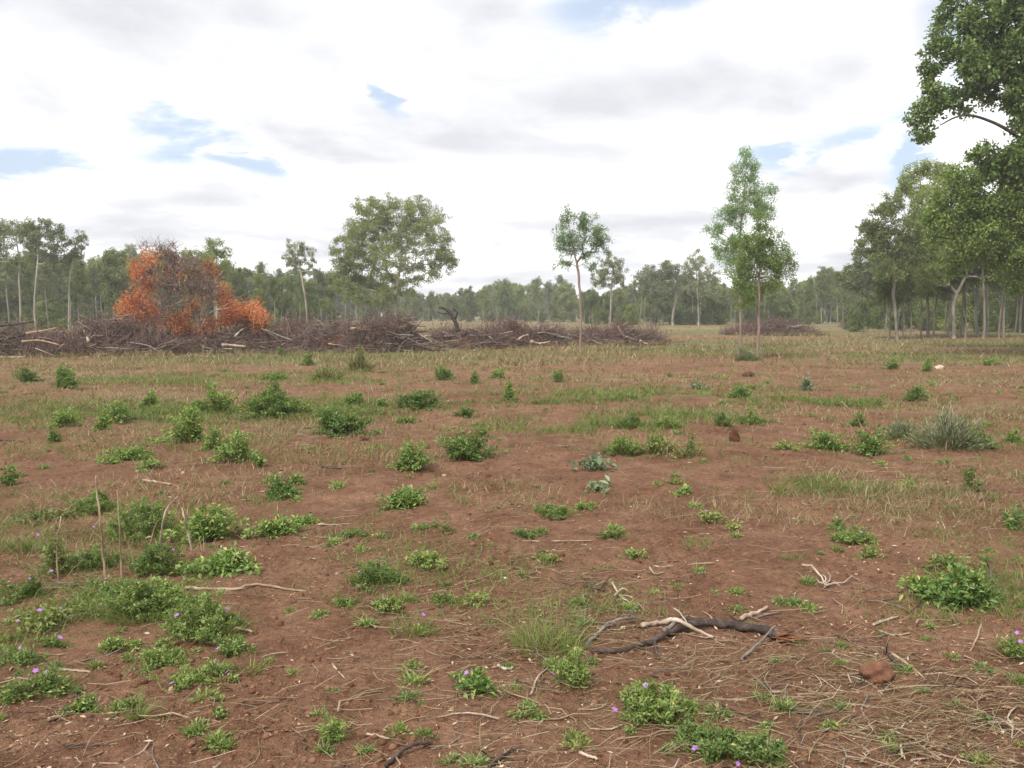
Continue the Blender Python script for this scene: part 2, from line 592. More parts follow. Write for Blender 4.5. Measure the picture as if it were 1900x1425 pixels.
M['litter'] = leaf_mat('fallen_leaf_and_bark', [(0, (0.055, 0.035, 0.025)), (0.3, (0.17, 0.095, 0.055)), (0.6, (0.32, 0.20, 0.12)), (0.85, (0.40, 0.29, 0.20)), (1, (0.52, 0.43, 0.33))], 0.0, 0.8, 0.0, 0.15)
M['clod'] = leaf_mat('soil_clod', [(0, (0.075, 0.032, 0.02)), (0.5, (0.14, 0.064, 0.04)), (1, (0.21, 0.11, 0.07))], 0.0, 0.95, 0.0, 0.05)
M['flower'] = leaf_mat('purple_petal', [(0, (0.36, 0.13, 0.48)), (1, (0.48, 0.22, 0.60))], 0.25, 0.5, 0.1)
M['flowerheart'] = leaf_mat('pale_flower_heart', [(0, (0.7, 0.5, 0.75)), (1, (0.8, 0.65, 0.8))], 0.0, 0.5, 0.0)
M['stem'] = leaf_mat('green_stem', [(0, (0.09, 0.11, 0.03)), (1, (0.17, 0.16, 0.06))], 0.0, 0.6, 0.1)
M['whitebark'] = bark_mat('pale_gum_bark', [(0.3, (0.14, 0.12, 0.10)), (0.5, (0.30, 0.27, 0.23)), (0.7, (0.46, 0.42, 0.37))], 1.6)
M['greybark'] = bark_mat('grey_gum_bark', [(0.3, (0.09, 0.075, 0.062)), (0.5, (0.19, 0.165, 0.14)), (0.7, (0.31, 0.28, 0.24))], 1.8)
M['sapbark'] = bark_mat('sapling_bark', [(0.3, (0.14, 0.095, 0.075)), (0.5, (0.24, 0.175, 0.14)), (0.7, (0.36, 0.29, 0.245))], 1.5)
M['darkbark'] = bark_mat('dark_furrowed_bark', [(0.3, (0.028, 0.022, 0.018)), (0.5, (0.06, 0.048, 0.04)), (0.7, (0.11, 0.09, 0.075))], 3)
M['brush'] = bark_mat('dead_brush_wood', [(0.0, (0.035, 0.025, 0.020)), (0.35, (0.115, 0.086, 0.070)), (0.65, (0.215, 0.165, 0.135)), (0.85, (0.34, 0.26, 0.19)), (1, (0.48, 0.40, 0.32))], 3, (1, 1, 1), 0.9, 0.0, True)
M['purplebrush'] = bark_mat('purple_brown_twig', [(0.0, (0.065, 0.038, 0.034)), (0.4, (0.145, 0.092, 0.080)), (0.75, (0.23, 0.16, 0.14)), (1, (0.34, 0.26, 0.23))], 3, (1, 1, 1), 0.9, 0.0, True)
M['palewood'] = bark_mat('bleached_wood', [(0.3, (0.19, 0.135, 0.095)), (0.5, (0.34, 0.265, 0.20)), (0.72, (0.52, 0.45, 0.37))], 9, (1, 1, 1))
M['tanwood'] = bark_mat('tan_dry_wood', [(0.3, (0.15, 0.095, 0.06)), (0.5, (0.27, 0.19, 0.125)), (0.72, (0.42, 0.33, 0.24))], 9, (1, 1, 1))
M['greywood'] = bark_mat('weathered_grey_wood', [(0.3, (0.075, 0.06, 0.05)), (0.5, (0.17, 0.145, 0.125)), (0.72, (0.32, 0.285, 0.25))], 14, (1, 1, 1))
M['charwood'] = bark_mat('dark_branch_bark', [(0.3, (0.022, 0.016, 0.014)), (0.5, (0.055, 0.040, 0.034)), (0.72, (0.125, 0.098, 0.085))], 18, (1, 1, 1))
M['splinter'] = bark_mat('torn_orange_wood', [(0.3, (0.06, 0.028, 0.018)), (0.5, (0.16, 0.075, 0.038)), (0.72, (0.38, 0.22, 0.12))], 30, (1, 1, 1))
M['stone'] = bark_mat('rusty_stone', [(0.3, (0.085, 0.037, 0.022)), (0.5, (0.16, 0.074, 0.042)), (0.72, (0.25, 0.135, 0.085))], 14, (1, 1, 1), 0.9, 0.8)
M['pinkstone'] = bark_mat('pale_pink_stone', [(0.3, (0.30, 0.19, 0.14)), (0.5, (0.46, 0.32, 0.25)), (0.72, (0.60, 0.47, 0.38))], 9, (1, 1, 1), 0.9, 0.6)
M['redclod'] = bark_mat('dark_red_clod', [(0.3, (0.045, 0.018, 0.012)), (0.5, (0.085, 0.034, 0.022)), (0.72, (0.15, 0.066, 0.042))], 14, (1, 1, 1), 0.95, 0.8)

# ------------------------------------------------------------------ ground sheet


def region(px, py, cx, cy, rx, ry):
    return np.exp(-(((px - cx) / rx) ** 2 + ((py - cy) / ry) ** 2))


def project(x, y, z=0.0):
    """where a ground point stands in the photograph (used to lay out cover on the ground)"""
    zz = z - CH
    f = np.maximum(y * CP - zz * SP, 0.05)
    return W / 2 + F * x / f, H / 2 - F * (y * SP + zz * CP) / f


GREEN_PATCH = [(1190, 735, 290, 15), (1560, 748, 160, 11), (1080, 790, 170, 16), (260, 770, 220, 26), (330, 705, 180, 12), (780, 668, 330, 10),
               (1290, 650, 260, 11), (1680, 662, 260, 12), (1250, 770, 90, 10), (640, 700, 120, 14), (180, 1100, 200, 90), (60, 1230, 130, 60),
               (300, 1200, 130, 70), (60, 980, 120, 50), (1830, 1090, 140, 50), (1560, 900, 120, 20), (620, 760, 160, 20)]
DRY_PATCH = [(560, 800, 150, 22), (260, 745, 250, 20), (1500, 640, 500, 22), (640, 670, 420, 16),
             (1800, 760, 200, 14), (1150, 702, 180, 7), (1300, 765, 250, 8), (1700, 900, 200, 30),
             (150, 640, 260, 24), (130, 690, 200, 12), (1790, 710, 180, 8), (880, 675, 150, 10)]
BARE = [(560, 1260, 230, 130), (1230, 930, 330, 80), (950, 860, 380, 60), (500, 1050, 120, 60), (1350, 1080, 200, 40), (250, 850, 250, 40), (700, 890, 200, 60)]


def cover(x, y):
    px, py = project(x, y)
    dry = np.full(np.shape(x), 0.05)
    green = np.full(np.shape(x), 0.0)
    for c in DRY_PATCH:
        dry = np.maximum(dry, 0.62 * region(px, py, *c))
    for c in GREEN_PATCH:
        green = np.maximum(green, 0.6 * region(px, py, *c))
    for c in BARE:
        k = region(px, py, *c)
        dry = dry * (1 - 0.8 * k)
        green = green * (1 - 0.8 * k)
    far = np.clip((y - 11) / 16, 0, 1)
    dry = np.maximum(dry, 0.36 * far + 0.14 * far * vnoise(x / 7, y / 3, 91))
    green = np.maximum(green, 0.52 * far + 0.30 * far * vnoise(x / 9, y / 4, 92))
    ft = np.clip((y - 50) / 20, 0, 1)
    dry = np.maximum(dry, 0.75 * ft)
    green = np.maximum(green, 0.42 * ft)
    return np.clip(dry, 0, 1), np.clip(green, 0, 1)


def build_ground():
    rows = [-60, -30, -14, -6, -2.5, -1, 0.2, 1.0, 1.6, 2.0]
    pyv = np.arange(1590, 622, -2.2)
    rows = np.concatenate([rows, F * CH / (pyv - HZ), np.geomspace(62, 900, 36)])
    u = np.concatenate([-np.geomspace(1.02, 3.2, 7)[::-1], np.linspace(-1, 1, 640), np.geomspace(1.02, 3.2, 7)])
    R_, U_ = np.meshgrid(rows, u, indexing='ij')
    Y = R_
    X = U_ * (0.75 + 0.76 * np.maximum(R_, 0))
    Z = terrain(X, Y) + fine_relief(X, Y)
    V = np.stack([X, Y, Z], -1).reshape(-1, 3)
    nr, nc = X.shape
    i = np.arange(nr - 1)[:, None] * nc + np.arange(nc - 1)[None, :]
    Q = np.stack([i, i + 1, i + nc + 1, i + nc], -1).reshape(-1, 4)
    dry, green = cover(X.ravel(), Y.ravel())
    me = mesh_np('ground', V, Q, M['ground'], None, True, attrs={'dry': dry, 'green': green})
    tag(obj('ground', me), 'bare red-brown soil of the cleared field with thin dry grass', 'ground', kind='structure')


build_ground()

# ------------------------------------------------------------------ labels by neighbour
USED = set()


def beside(prefix, px, py, marks, maxw=16, tries=10):
    """a label that names the nearest thing one can find and the side of it this one is on"""
    dd = sorted(((mx - px) ** 2 + (2.2 * (my - py)) ** 2, mx, my, ml) for mx, my, ml in marks)
    first = None
    for _, mx, my, ml in dd[:tries]:
        ddx, ddy = px - mx, 2.2 * (py - my)
        side = ('right of' if ddx > 0 else 'left of') if abs(ddx) > abs(ddy) else ('in front of' if ddy > 0 else 'behind')
        lab = '%s %s the %s' % (prefix, side, ml)
        if len(lab.split()) > maxw:
            continue
        first = first or lab
        if lab not in USED:
            USED.add(lab)
            return lab
    return first or prefix


TREE_MARKS = [(733, 600, 'dome gum tree'), (1077, 600, 'lone slim sapling'), (1390, 600, 'sapling pair'), (1135, 600, 'small grey tree'), (1248, 600, 'white V-forked gum'),
              (1296, 600, 'thin-topped grey gum'), (568, 600, 'slender tuft-crowned gum'), (38, 600, 'flat-topped left edge gum'), (68, 600, 'twin-stem gum'),
              (130, 600, 'thin wispy left gum'), (402, 600, 'rounded gum behind the orange tree'), (300, 600, 'orange scorched tree'), (470, 600, 'right end of the orange tree'),
              (845, 600, 'dark crooked snag'), (975, 600, 'pale curved log'), (1200, 600, 'right end of the windrow'), (1450, 600, 'far brown brush heap'),
              (1620, 600, 'small far brush heap'), (1664, 600, 'outer olive gum'), (1722, 600, 'grey-topped gum'), (1770, 600, 'wide-forked grey gum'), (1850, 600, 'bright green tree'), (1890, 600, 'right photo edge')]

# ------------------------------------------------------------------ trees


def skeleton(trunk, clusters, r_tip, power=0.46, wander=0.08, bias=0.35):
    """trunk: polyline (n,3) from the base up; clusters: (N,3) twig ends.
    Every twig end is joined to the nearest limb that leads there, radii follow the number of twigs carried."""
    P = [np.array(p) for p in trunk]
    par = [-1] + list(range(len(trunk) - 1))
    plen = [0.0]
    for i in range(1, len(trunk)):
        plen.append(plen[-1] + np.linalg.norm(P[i] - P[i - 1]))
    ok = [0.0 if i >= len(trunk) * 0.3 else 50.0 for i in range(len(trunk))]
    top = np.array(trunk[-1])
    mid = np.array(trunk[int(len(trunk) * 0.55)])
    order = np.argsort(np.linalg.norm(clusters - mid, axis=1))
    ends = []
    cap = len(P) + len(clusters) * 4 + 5
    arr = np.zeros((cap, 3))
    pl = np.zeros(cap)
    pen = np.zeros(cap)
    n = len(P)
    arr[:n] = P
    pl[:n] = plen
    pen[:n] = ok
    for ci in order:
        c = clusters[ci]
        dv = c - arr[:n]
        dist = np.linalg.norm(dv, axis=1)
        down = np.maximum(0, -dv[:, 2]) * 0.9
        cost = dist + bias * pl[:n] * 0.35 + down + pen[:n]
        j = int(np.argmin(cost))
        L = dist[j]
        k = 3 if L > 0.5 else 2
        prev = j
        for s in range(1, k + 1):
            t = s / k
            q = arr[j] + (c - arr[j]) * t
            if s < k:
                q = q + RNG.normal(size=3) * L * wander + np.array([0, 0, L * 0.10 * math.sin(math.pi * t)])
            arr[n] = q
            pl[n] = pl[prev] + L / k
            par.append(prev)
            prev = n
            n += 1
        ends.append(n - 1)
    cnt = np.zeros(n)
    cnt[ends] = 1
    for i in range(n - 1, 0, -1):
        cnt[par[i]] += cnt[i]
    rad = r_tip * np.maximum(cnt, 1) ** power
    return arr[:n], np.array(par), rad


def tree_mesh(name, trunk, clusters, csize, per, leaf, mats, r_base, hang=0.5, r_tip=0.012, sides=6, leaf_w=0.4, up=0.0, flat=0.95, sub=1, drop_frac=0.0):
    """returns (wood mesh, leaf mesh)"""
    A, par, rad = skeleton(trunk, clusters, r_tip)
    k = r_base / rad[0]
    nt_ = len(trunk)
    tt = np.linspace(0, 1, nt_)
    rad = np.minimum(rad * k, r_base) if k < 1 else np.where(np.arange(len(rad)) < nt_, rad * k, rad * min(k, 1.6))
    rad[0] *= 1.25
    g = Geo()
    i = np.arange(1, len(A))
    P = np.stack([A[par[i]], A[i]], 1)
    R = np.stack([np.minimum(rad[par[i]], rad[i] * 1.6), rad[i]], 1)
    big = R[:, 0] > r_base * 0.16
    g.tubes(P[big], R[big], sides, cap=False)
    g.tubes(P[~big], R[~big], 3, cap=False)
    wood = g.mesh(name + '_wood', mats[0], True)
    g = Geo()
    keep = RNG.random(len(clusters)) >= drop_frac
    cl = clusters[keep]
    n = len(cl) * per
    ctr = np.repeat(cl, per, 0)
    # two-level tufts: sprigs inside each cluster
    sp = rdir(len(cl) * 4) * (RNG.random(len(cl) * 4) ** 0.4)[:, None] * csize * np.array([1, 1, flat])
    sp = sp.reshape(len(cl), 4, 3)[np.repeat(np.arange(len(cl)), per), RNG.integers(0, 4, n)]
    P = ctr + sp * 0.75 + rdir(n) * (RNG.random(n) ** 0.5)[:, None] * csize * 0.55 * np.array([1, 1, flat])
    D = rdir(n)
    D[:, 2] += -hang * 1.6 + up
    Nn = rdir(n, 0.4)
    tone = np.repeat(RNG.normal(0, 0.12, len(cl)), per)
    rnd = np.clip(RNG.normal(0.48, 0.2, n) + tone, 0, 1)
    Ls = leaf * RNG.uniform(0.7, 1.3, n)
    g.leaves(P, D, Nn, Ls, Ls * leaf_w * RNG.uniform(0.8, 1.2, n), rnd, 0.15, 0.1)
    return wood, g.mesh(name + '_leaf', mats[1])


def lobes_to_clusters(lobes, n, Y, depth=1.0, shell=0.55):
    """lobes in photo pixels (cx, cy, rx, ry[, depth offset m]) -> twig ends around ground distance Y"""
    area = np.array([l[2] * l[3] for l in lobes], float)
    cnt = np.maximum(2, np.round(n * area / area.sum()).astype(int))
    out = []
    s = Y / F
    for l, m in zip(lobes, cnt):
        c = at(l[0], l[1], Y)
        off = l[4] if len(l) > 4 else RNG.normal(0, 0.35) * l[2] * s * depth
        d = rdir(m) * (shell + (1 - shell) * RNG.random(m) ** 0.5)[:, None]
        rr = np.array([l[2] * s, 0.5 * (l[2] + l[3]) * s * depth, l[3] * s])
        out.append(c + np.array([0, off, 0]) + d * rr)
    return np.concatenate(out)


def px_tree(name, label, Y, trunk_px, lobes, n, csize, per, leaf, mats, r_base, **kw):
    """a tree measured from the photograph: standing at ground distance Y"""
    tr = np.array([at(a, b, Y) for a, b in trunk_px])
    base = tr[0].copy()
    base[2] = float(terrain(base[0], base[1])) - 0.03
    tr[0] = base
    tr = catmull(tr, 4)
    jit = RNG.normal(0, r_base * 0.16, tr.shape)
    jit[0] = 0
    tr = tr + jit
    dep = kw.pop('depth', 1.0)
    shell = kw.pop('shell', 0.55)
    cl = lobes_to_clusters(lobes, n, Y, dep, shell)
    wood, leafm = tree_mesh(name, tr - base, cl - base, csize, per, leaf, mats, r_base, **kw)
    t = thing(name, label, 'tree', tuple(base))
    obj('trunk', wood, t)
    obj('crown', leafm, t)
    return t


# broad dome tree in the middle distance
px_tree('dome_gum_tree', 'broad dome-crowned gum tree with forked pale trunk, standing alone behind the brush windrow', 72,
        [(733, 612), (734, 585), (735, 555), (738, 520), (745, 480), (742, 430), (735, 400)],
        [(725, 455, 104, 86), (632, 470, 22, 34), (640, 520, 28, 22), (672, 548, 34, 16), (725, 392, 66, 30), (672, 412, 44, 36), (785, 402, 44, 34), (648, 462, 32, 34), (815, 462, 26, 36), (700, 445, 55, 36), (770, 440, 44, 30), (760, 380, 40, 18), (832, 478, 16, 18), (690, 385, 34, 18),
         (640, 500, 30, 20), (735, 488, 32, 32, -3.0), (818, 492, 24, 18), (690, 515, 42, 26), (745, 540, 34, 20, -2), (788, 508, 28, 18), (660, 480, 40, 22), (650, 530, 32, 20), (700, 556, 36, 16)],
        780, 0.60, 105, 0.145, (M['whitebark'], M['olive']), 0.20, hang=0.45, flat=0.7, leaf_w=0.45, shell=0.4)
# lone sapling
px_tree('slim_gum_sapling', 'lone slim gum sapling with open blue-green crown on a bare reddish stem', 33,
        [(1077, 655), (1078, 600), (1076, 550), (1073, 505), (1066, 470), (1058, 430), (1052, 395)],
        [(1052, 396, 13, 14), (1088, 404, 16, 13), (1110, 428, 14, 16), (1046, 430, 15, 22), (1072, 440, 16, 18), (1120, 458, 10, 20), (1044, 486, 13, 11),
         (1090, 462, 14, 16), (1078, 415, 14, 12), (1104, 446, 14, 14), (1060, 460, 15, 14), (1040, 455, 12, 14), (1102, 492, 9, 8)],
        130, 0.27, 70, 0.078, (M['sapbark'], M['bluegreen']), 0.05, hang=0.5, sides=7, leaf_w=0.42, r_tip=0.006, depth=0.9)
# pair of saplings on the right
px_tree('tall_gum_sapling', 'tallest blue-green gum sapling with narrow pointed crown, rear one of the pair', 36,
        [(1374, 648), (1374, 590), (1372, 540), (1372, 470), (1376, 400), (1382, 340), (1386, 285)],
        [(1384, 290, 16, 11), (1380, 318, 20, 20), (1366, 355, 17, 20), (1418, 372, 20, 18), (1398, 345, 18, 20), (1345, 398, 15, 18), (1368, 400, 20, 24),
         (1420, 395, 18, 18), (1324, 430, 14, 11), (1342, 450, 20, 18), (1368, 460, 22, 26), (1395, 380, 20, 22), (1345, 480, 18, 16), (1400, 318, 12, 16), (1362, 500, 16, 18), (1428, 350, 10, 14), (1335, 420, 12, 12)],
        265, 0.31, 75, 0.084, (M['sapbark'], M['bluegreen']), 0.055, hang=0.5, sides=7, leaf_w=0.42, r_tip=0.006, depth=0.9)
px_tree('leafy_gum_sapling', 'leafier yellow-green gum sapling standing in front of the tallest sapling', 29,
        [(1406, 665), (1407, 610), (1408, 560), (1409, 500), (1410, 450), (1408, 405)],
        [(1408, 408, 16, 14), (1420, 440, 26, 20), (1388, 452, 26, 24), (1446, 470, 18, 22), (1410, 488, 34, 26), (1376, 500, 20, 24), (1452, 500, 18, 18),
         (1398, 530, 32, 18), (1436, 520, 20, 16), (1376, 540, 16, 16), (1385, 562, 18, 12), (1420, 465, 24, 20), (1468, 492, 8, 10)],
        245, 0.28, 75, 0.078, (M['sapbark'], M['sapgreen']), 0.052, hang=0.45, sides=7, leaf_w=0.42, r_tip=0.006, depth=0.9)
# small grey tree beyond the lone sapling, pair of trees beyond
px_tree('small_grey_tree', 'small grey-leaved tree with two thin stems just right of the lone sapling', 84,
        [(1133, 606), (1133, 580), (1134, 545), (1136, 515), (1138, 490)],
        [(1120, 492, 18, 14), (1140, 485, 16, 12), (1150, 502, 14, 14), (1108, 512, 14, 12), (1132, 515, 20, 14), (1148, 522, 12, 10), (1112, 528, 12, 8)],
        85, 0.42, 75, 0.17, (M['whitebark'], M['grey']), 0.10, hang=0.4)
px_tree('forked_white_gum', 'gum tree with a white V-forked trunk and rounded grey-green crown in the far treeline', 112,
        [(1248, 604), (1248, 590), (1250, 572), (1256, 548), (1258, 520), (1250, 500)],
        [(1230, 500, 34, 12), (1262, 503, 26, 12), (1200, 512, 24, 14), (1238, 522, 36, 14), (1272, 520, 18, 12), (1222, 535, 34, 12), (1258, 540, 28, 10)],
        150, 0.70, 95, 0.24, (M['whitebark'], M['grey']), 0.17, hang=0.4)
px_tree('feathery_grey_gum', 'thin-topped grey gum rising above the far treeline left of the sapling pair', 110,
        [(1296, 604), (1296, 580), (1294, 545), (1292, 510), (1290, 475)],
        [(1290, 474, 14, 10), (1282, 490, 14, 12), (1300, 492, 14, 12), (1318, 503, 14, 12), (1292, 512, 22, 12), (1312, 520, 18, 12), (1285, 530, 24, 12), (1318, 540, 22, 12)],
        105, 0.52, 75, 0.20, (M['whitebark'], M['grey']), 0.11, hang=0.4)
px_tree('slender_left_gum', 'slender gum with an open tuft crown above the treeline left of the dome tree', 78,
        [(570, 604), (569, 580), (566, 550), (560, 515), (553, 480), (552, 455)],
        [(550, 455, 16, 12), (535, 472, 13, 12), (568, 468, 14, 12), (552, 484, 18, 12), (575, 488, 10, 10), (540, 500, 14, 8), (580, 502, 10, 8)],
        75, 0.38, 65, 0.16, (M['whitebark'], M['grey']), 0.085, hang=0.45)
px_tree('left_edge_gum', 'tall flat-topped gum with white trunk at the left edge of the photo', 76,
        [(38, 606), (38, 570), (36, 530), (36, 490), (32, 455), (28, 430)],
        [(15, 420, 26, 12), (48, 425, 22, 12), (-15, 425, 24, 14), (28, 440, 26, 10), (5, 450, 26, 10), (60, 450, 16, 12), (-20, 455, 24, 14), (10, 480, 30, 14), (45, 490, 24, 14), (-25, 495, 30, 16)],
        140, 0.50, 75, 0.18, (M['whitebark'], M['olive']), 0.085, hang=0.45)
px_tree('twin_stem_gum', 'tall gum with twin white stems and high domed crown near the left edge', 74,
        [(66, 606), (64, 570), (66, 530), (70, 490), (72, 455), (75, 425)],
        [(75, 416, 24, 10), (98, 425, 18, 12), (55, 425, 18, 12), (110, 445, 16, 12), (80, 440, 22, 10), (95, 462, 20, 12), (60, 450, 18, 10), (120, 470, 12, 10), (75, 475, 26, 12), (105, 490, 20, 12)],
        140, 0.46, 75, 0.17, (M['whitebark'], M['olive']), 0.08, hang=0.45)
px_tree('wispy_left_gum', 'thin wispy gum leaning out of the treeline right of the twin-stem gum', 75,
        [(128, 606), (128, 560), (130, 510), (138, 470), (144, 440)],
        [(142, 436, 12, 9), (150, 452, 10, 12), (132, 455, 12, 10), (146, 470, 10, 10), (126, 478, 14, 10)],
        60, 0.34, 60, 0.15, (M['whitebark'], M['grey']), 0.07, hang=0.5)
px_tree('rounded_gum_behind_orange', 'rounded grey-green gum peeping over the right shoulder of the orange fallen tree', 74,
        [(402, 606), (402, 570), (402, 530), (402, 490), (402, 460)],
        [(400, 456, 18, 13), (415, 472, 16, 12), (386, 472, 16, 12), (402, 488, 26, 14), (375, 500, 22, 16), (420, 500, 18, 14), (360, 478, 20, 18), (352, 505, 22, 18)],
        130, 0.50, 80, 0.17, (M['whitebark'], M['mid']), 0.11, hang=0.4)

# large tree at the right edge: its trunk stands outside the frame
px_tree('spreading_shade_tree', 'large dark green tree whose leafy limbs reach in from the right edge against the sky', 28,
        [(2080, 668), (2076, 560), (2066, 450), (2060, 340), (2055, 240), (2060, 120), (2070, 0)],
        [(1770, 55, 34, 36), (1742, 108, 30, 30), (1830, 30, 45, 40), (1880, 90, 40, 45), (1800, 128, 40, 32), (1735, 182, 24, 28), (1712, 236, 18, 20),
         (1772, 185, 34, 20), (1838, 165, 38, 24), (1890, 190, 32, 26), (1885, 290, 40, 22), (1835, 292, 30, 20), (1722, 140, 16, 16), (1716, 212, 20, 22),
         (1960, -10, 90, 70), (1950, 120, 60, 60), (2060, 90, 110, 90), (2000, 230, 80, 60), (1950, 320, 60, 50), (2120, -60, 130, 90), (1900, -90, 110, 60),
         (2180, 160, 120, 100), (2160, 300, 110, 70), (1890, 340, 40, 30), (1905, 180, 36, 36), (1908, 240, 34, 36), (1870, 312, 38, 28), (1925, 290, 50, 40), (1890, 130, 40, 40), (1800, -20, 40, 30), (1860, 72, 42, 40), (1850, 122, 40, 30), (1885, 25, 46, 40)],
        720, 0.46, 150, 0.15, (M['darkbark'], M['bigleaf']), 0.26, hang=0.1, sides=8, leaf_w=0.55, r_tip=0.010, depth=0.85, shell=0.35)
shade = bpy.data.objects['spreading_shade_tree']
Ql = catmull(np.array([at(a, b, 28 + c) for a, b, c in ((1985, 330, 0.3), (1940, 290, 0.2), (1900, 262, 0.0), (1868, 240, -0.2), (1835, 224, -0.3), (1800, 214, -0.3), (1772, 218, -0.3), (1745, 232, -0.4))]) - np.array(shade.location), 4)
gl = Geo()
gl.tubes(Ql[None], np.linspace(0.085, 0.022, len(Ql))[None], 7)
tag(obj('limb', gl.mesh('limb', M['darkbark'], True), shade), 'bare arching limb seen against the sky')
px_tree('bright_green_tree', 'bright green bushy-crowned tree at the right edge below the large shade tree', 37,
        [(1985, 646), (1980, 590), (1965, 530), (1945, 480), (1920, 440), (1890, 400)],
        [(1762, 395, 36, 36), (1826, 352, 44, 36), (1885, 395, 44, 46), (1805, 440, 46, 34), (1870, 478, 44, 26), (1735, 425, 26, 28), (1770, 340, 28, 24),
         (1940, 350, 50, 50), (1950, 450, 50, 46), (2010, 400, 60, 60), (2060, 460, 50, 50), (1790, 486, 34, 18), (1838, 410, 40, 34), (1900, 520, 40, 18)],
        460, 0.62, 120, 0.14, (M['darkbark'], M['bright']), 0.16, hang=0.15, sides=7, leaf_w=0.55, r_tip=0.010, depth=0.85, shell=0.4)
px_tree('outer_right_gum', 'olive gum leaning out furthest left of the right-hand wood with ragged drooping tips', 50,
        [(1664, 628), (1662, 590), (1658, 550), (1660, 510), (1655, 470), (1640, 430)],
        [(1640, 405, 26, 26), (1608, 425, 14, 14), (1662, 375, 22, 20), (1600, 455, 12, 12), (1655, 445, 32, 26), (1630, 465, 26, 16), (1690, 420, 30, 30), (1690, 470, 34, 24), (1650, 500, 34, 18), (1625, 435, 22, 18)],
        210, 0.46, 85, 0.155, (M['greybark'], M['olive']), 0.09, hang=0.5, shell=0.4)
px_tree('grey_topped_gum', 'taller dull green gum behind the bright tree with thin greyish top against the sky', 56,
        [(1722, 625), (1722, 580), (1720, 530), (1716, 470), (1712, 400), (1706, 330)],
        [(1700, 312, 24, 15), (1728, 322, 22, 16), (1690, 345, 22, 18), (1730, 355, 30, 22), (1705, 385, 34, 24), (1755, 318, 20, 14), (1700, 430, 40, 30), (1745, 460, 30, 30), (1715, 500, 36, 22), (1680, 335, 14, 12)],
        210, 0.50, 85, 0.17, (M['greybark'], M['mid']), 0.10, hang=0.45, shell=0.4)
px_tree('forked_grey_gum', 'grey-barked gum with trunk forking wide below the bright green crown at right', 52,
        [(1770, 630), (1770, 600), (1770, 570), (1776, 545), (1790, 515), (1800, 480)],
        [(1745, 500, 26, 18), (1800, 490, 34, 20), (1825, 512, 28, 14), (1770, 470, 34, 26), (1730, 520, 24, 14), (1850, 500, 26, 18)],
        115, 0.48, 65, 0.16, (M['greybark'], M['mid']), 0.12, hang=0.45, shell=0.4)

# ---- far treeline, copies of a few grown trees


def variant(name, h, crown_w, crown_lo, mats, n=85, per=40, leaf=0.30, lean=0.0, fork=False, r=0.085, csize=0.46, hang=0.45, lump=6):
    t = np.linspace(0, 1, 9)
    tr = np.stack([lean * t * h + 0.05 * np.sin(t * 5 + RNG.uniform(0, 6)) * h * 0.3, 0.04 * np.sin(t * 4 + RNG.uniform(0, 6)) * h * 0.3, t * h * 0.86], -1)
    tr -= tr[0]
    lob = []
    for i in range(lump):
        f = (i + 0.5) / lump
        zc = h * (crown_lo + (1 - crown_lo) * (0.08 + 0.86 * f))
        prof = math.sin(math.pi * (0.22 + 0.66 * f)) ** 0.8
        a = RNG.uniform(0, 2 * math.pi)
        rr = crown_w * prof * RNG.uniform(0.15, 0.6)
        lob.append((rr * math.cos(a) + lean * zc, rr * math.sin(a), zc, crown_w * prof * RNG.uniform(0.34, 0.6), h * (1 - crown_lo) * 0.5 / lump * RNG.uniform(1.6, 2.6)))
    lob.append((lean * h * 0.9, 0, h * 0.93, crown_w * 0.34, h * 0.06))
    vol = np.array([l[3] ** 2 * l[4] for l in lob]) ** 0.6
    cnt = np.maximum(3, (n * vol / vol.sum()).astype(int))
    cl = []
    for l, m in zip(lob, cnt):
        d = rdir(m) * (0.45 + 0.55 * RNG.random(m) ** 0.5)[:, None]
        cl.append(np.array(l[:3]) + d * np.array([l[3], l[3], l[4]]))
    cl = np.concatenate(cl)
    return tree_mesh(name, tr, cl, csize, per, leaf, mats, r, hang=hang, leaf_w=0.45) + (h,)


VARS = {}


def add_var(key, *a, **k):
    VARS.setdefault(key, []).append(variant(key, *a, **k) + (a[3][1].name.split('_')[0],))


for i in range(2):
    add_var('olive', 10, 2.6, 0.45, (M['whitebark'], M['olive']), n=125, per=85, leaf=0.18)
    add_var('olive', 10, 2.2, 0.35, (M['greybark'], M['mid']), n=125, per=85, leaf=0.18, lean=0.04)
    add_var('olive', 10, 2.4, 0.5, (M['whitebark'], M['grey']), n=110, per=75, leaf=0.18)
    add_var('pole', 9, 1.5, 0.52, (M['whitebark'], M['olive']), n=66, per=75, leaf=0.17, r=0.06, lump=5)
    add_var('pole', 9, 1.3, 0.58, (M['whitebark'], M['grey']), n=55, per=75, leaf=0.17, r=0.055, lean=0.03, lump=5)
    add_var('pole', 9, 1.4, 0.45, (M['whitebark'], M['mid']), n=66, per=75, leaf=0.17, r=0.055, lean=-0.02, lump=5)
    add_var('rightw', 10, 2.4, 0.42, (M['greybark'], M['mid']), n=125, per=85, leaf=0.18)
    add_var('rightw', 10, 2.2, 0.48, (M['greybark'], M['olive']), n=115, per=85, leaf=0.18)
    add_var('low', 7, 2.4, 0.16, (M['greybark'], M['mid']), n=130, per=90, leaf=0.18, r=0.05)
    add_var('low', 7, 2.2, 0.12, (M['greybark'], M['dark']), n=130, per=90, leaf=0.18, r=0.05)
    add_var('low', 7, 2.6, 0.2, (M['whitebark'], M['olive']), n=120, per=90, leaf=0.18, r=0.05)
    add_var('scrub', 3, 2.0, 0.0, (M['greybark'], M['mid']), n=70, per=80, leaf=0.16, r=0.03, lump=4)
    add_var('scrub', 3, 1.8, 0.0, (M['greybark'], M['dark']), n=70, per=80, leaf=0.16, r=0.03, lump=4)


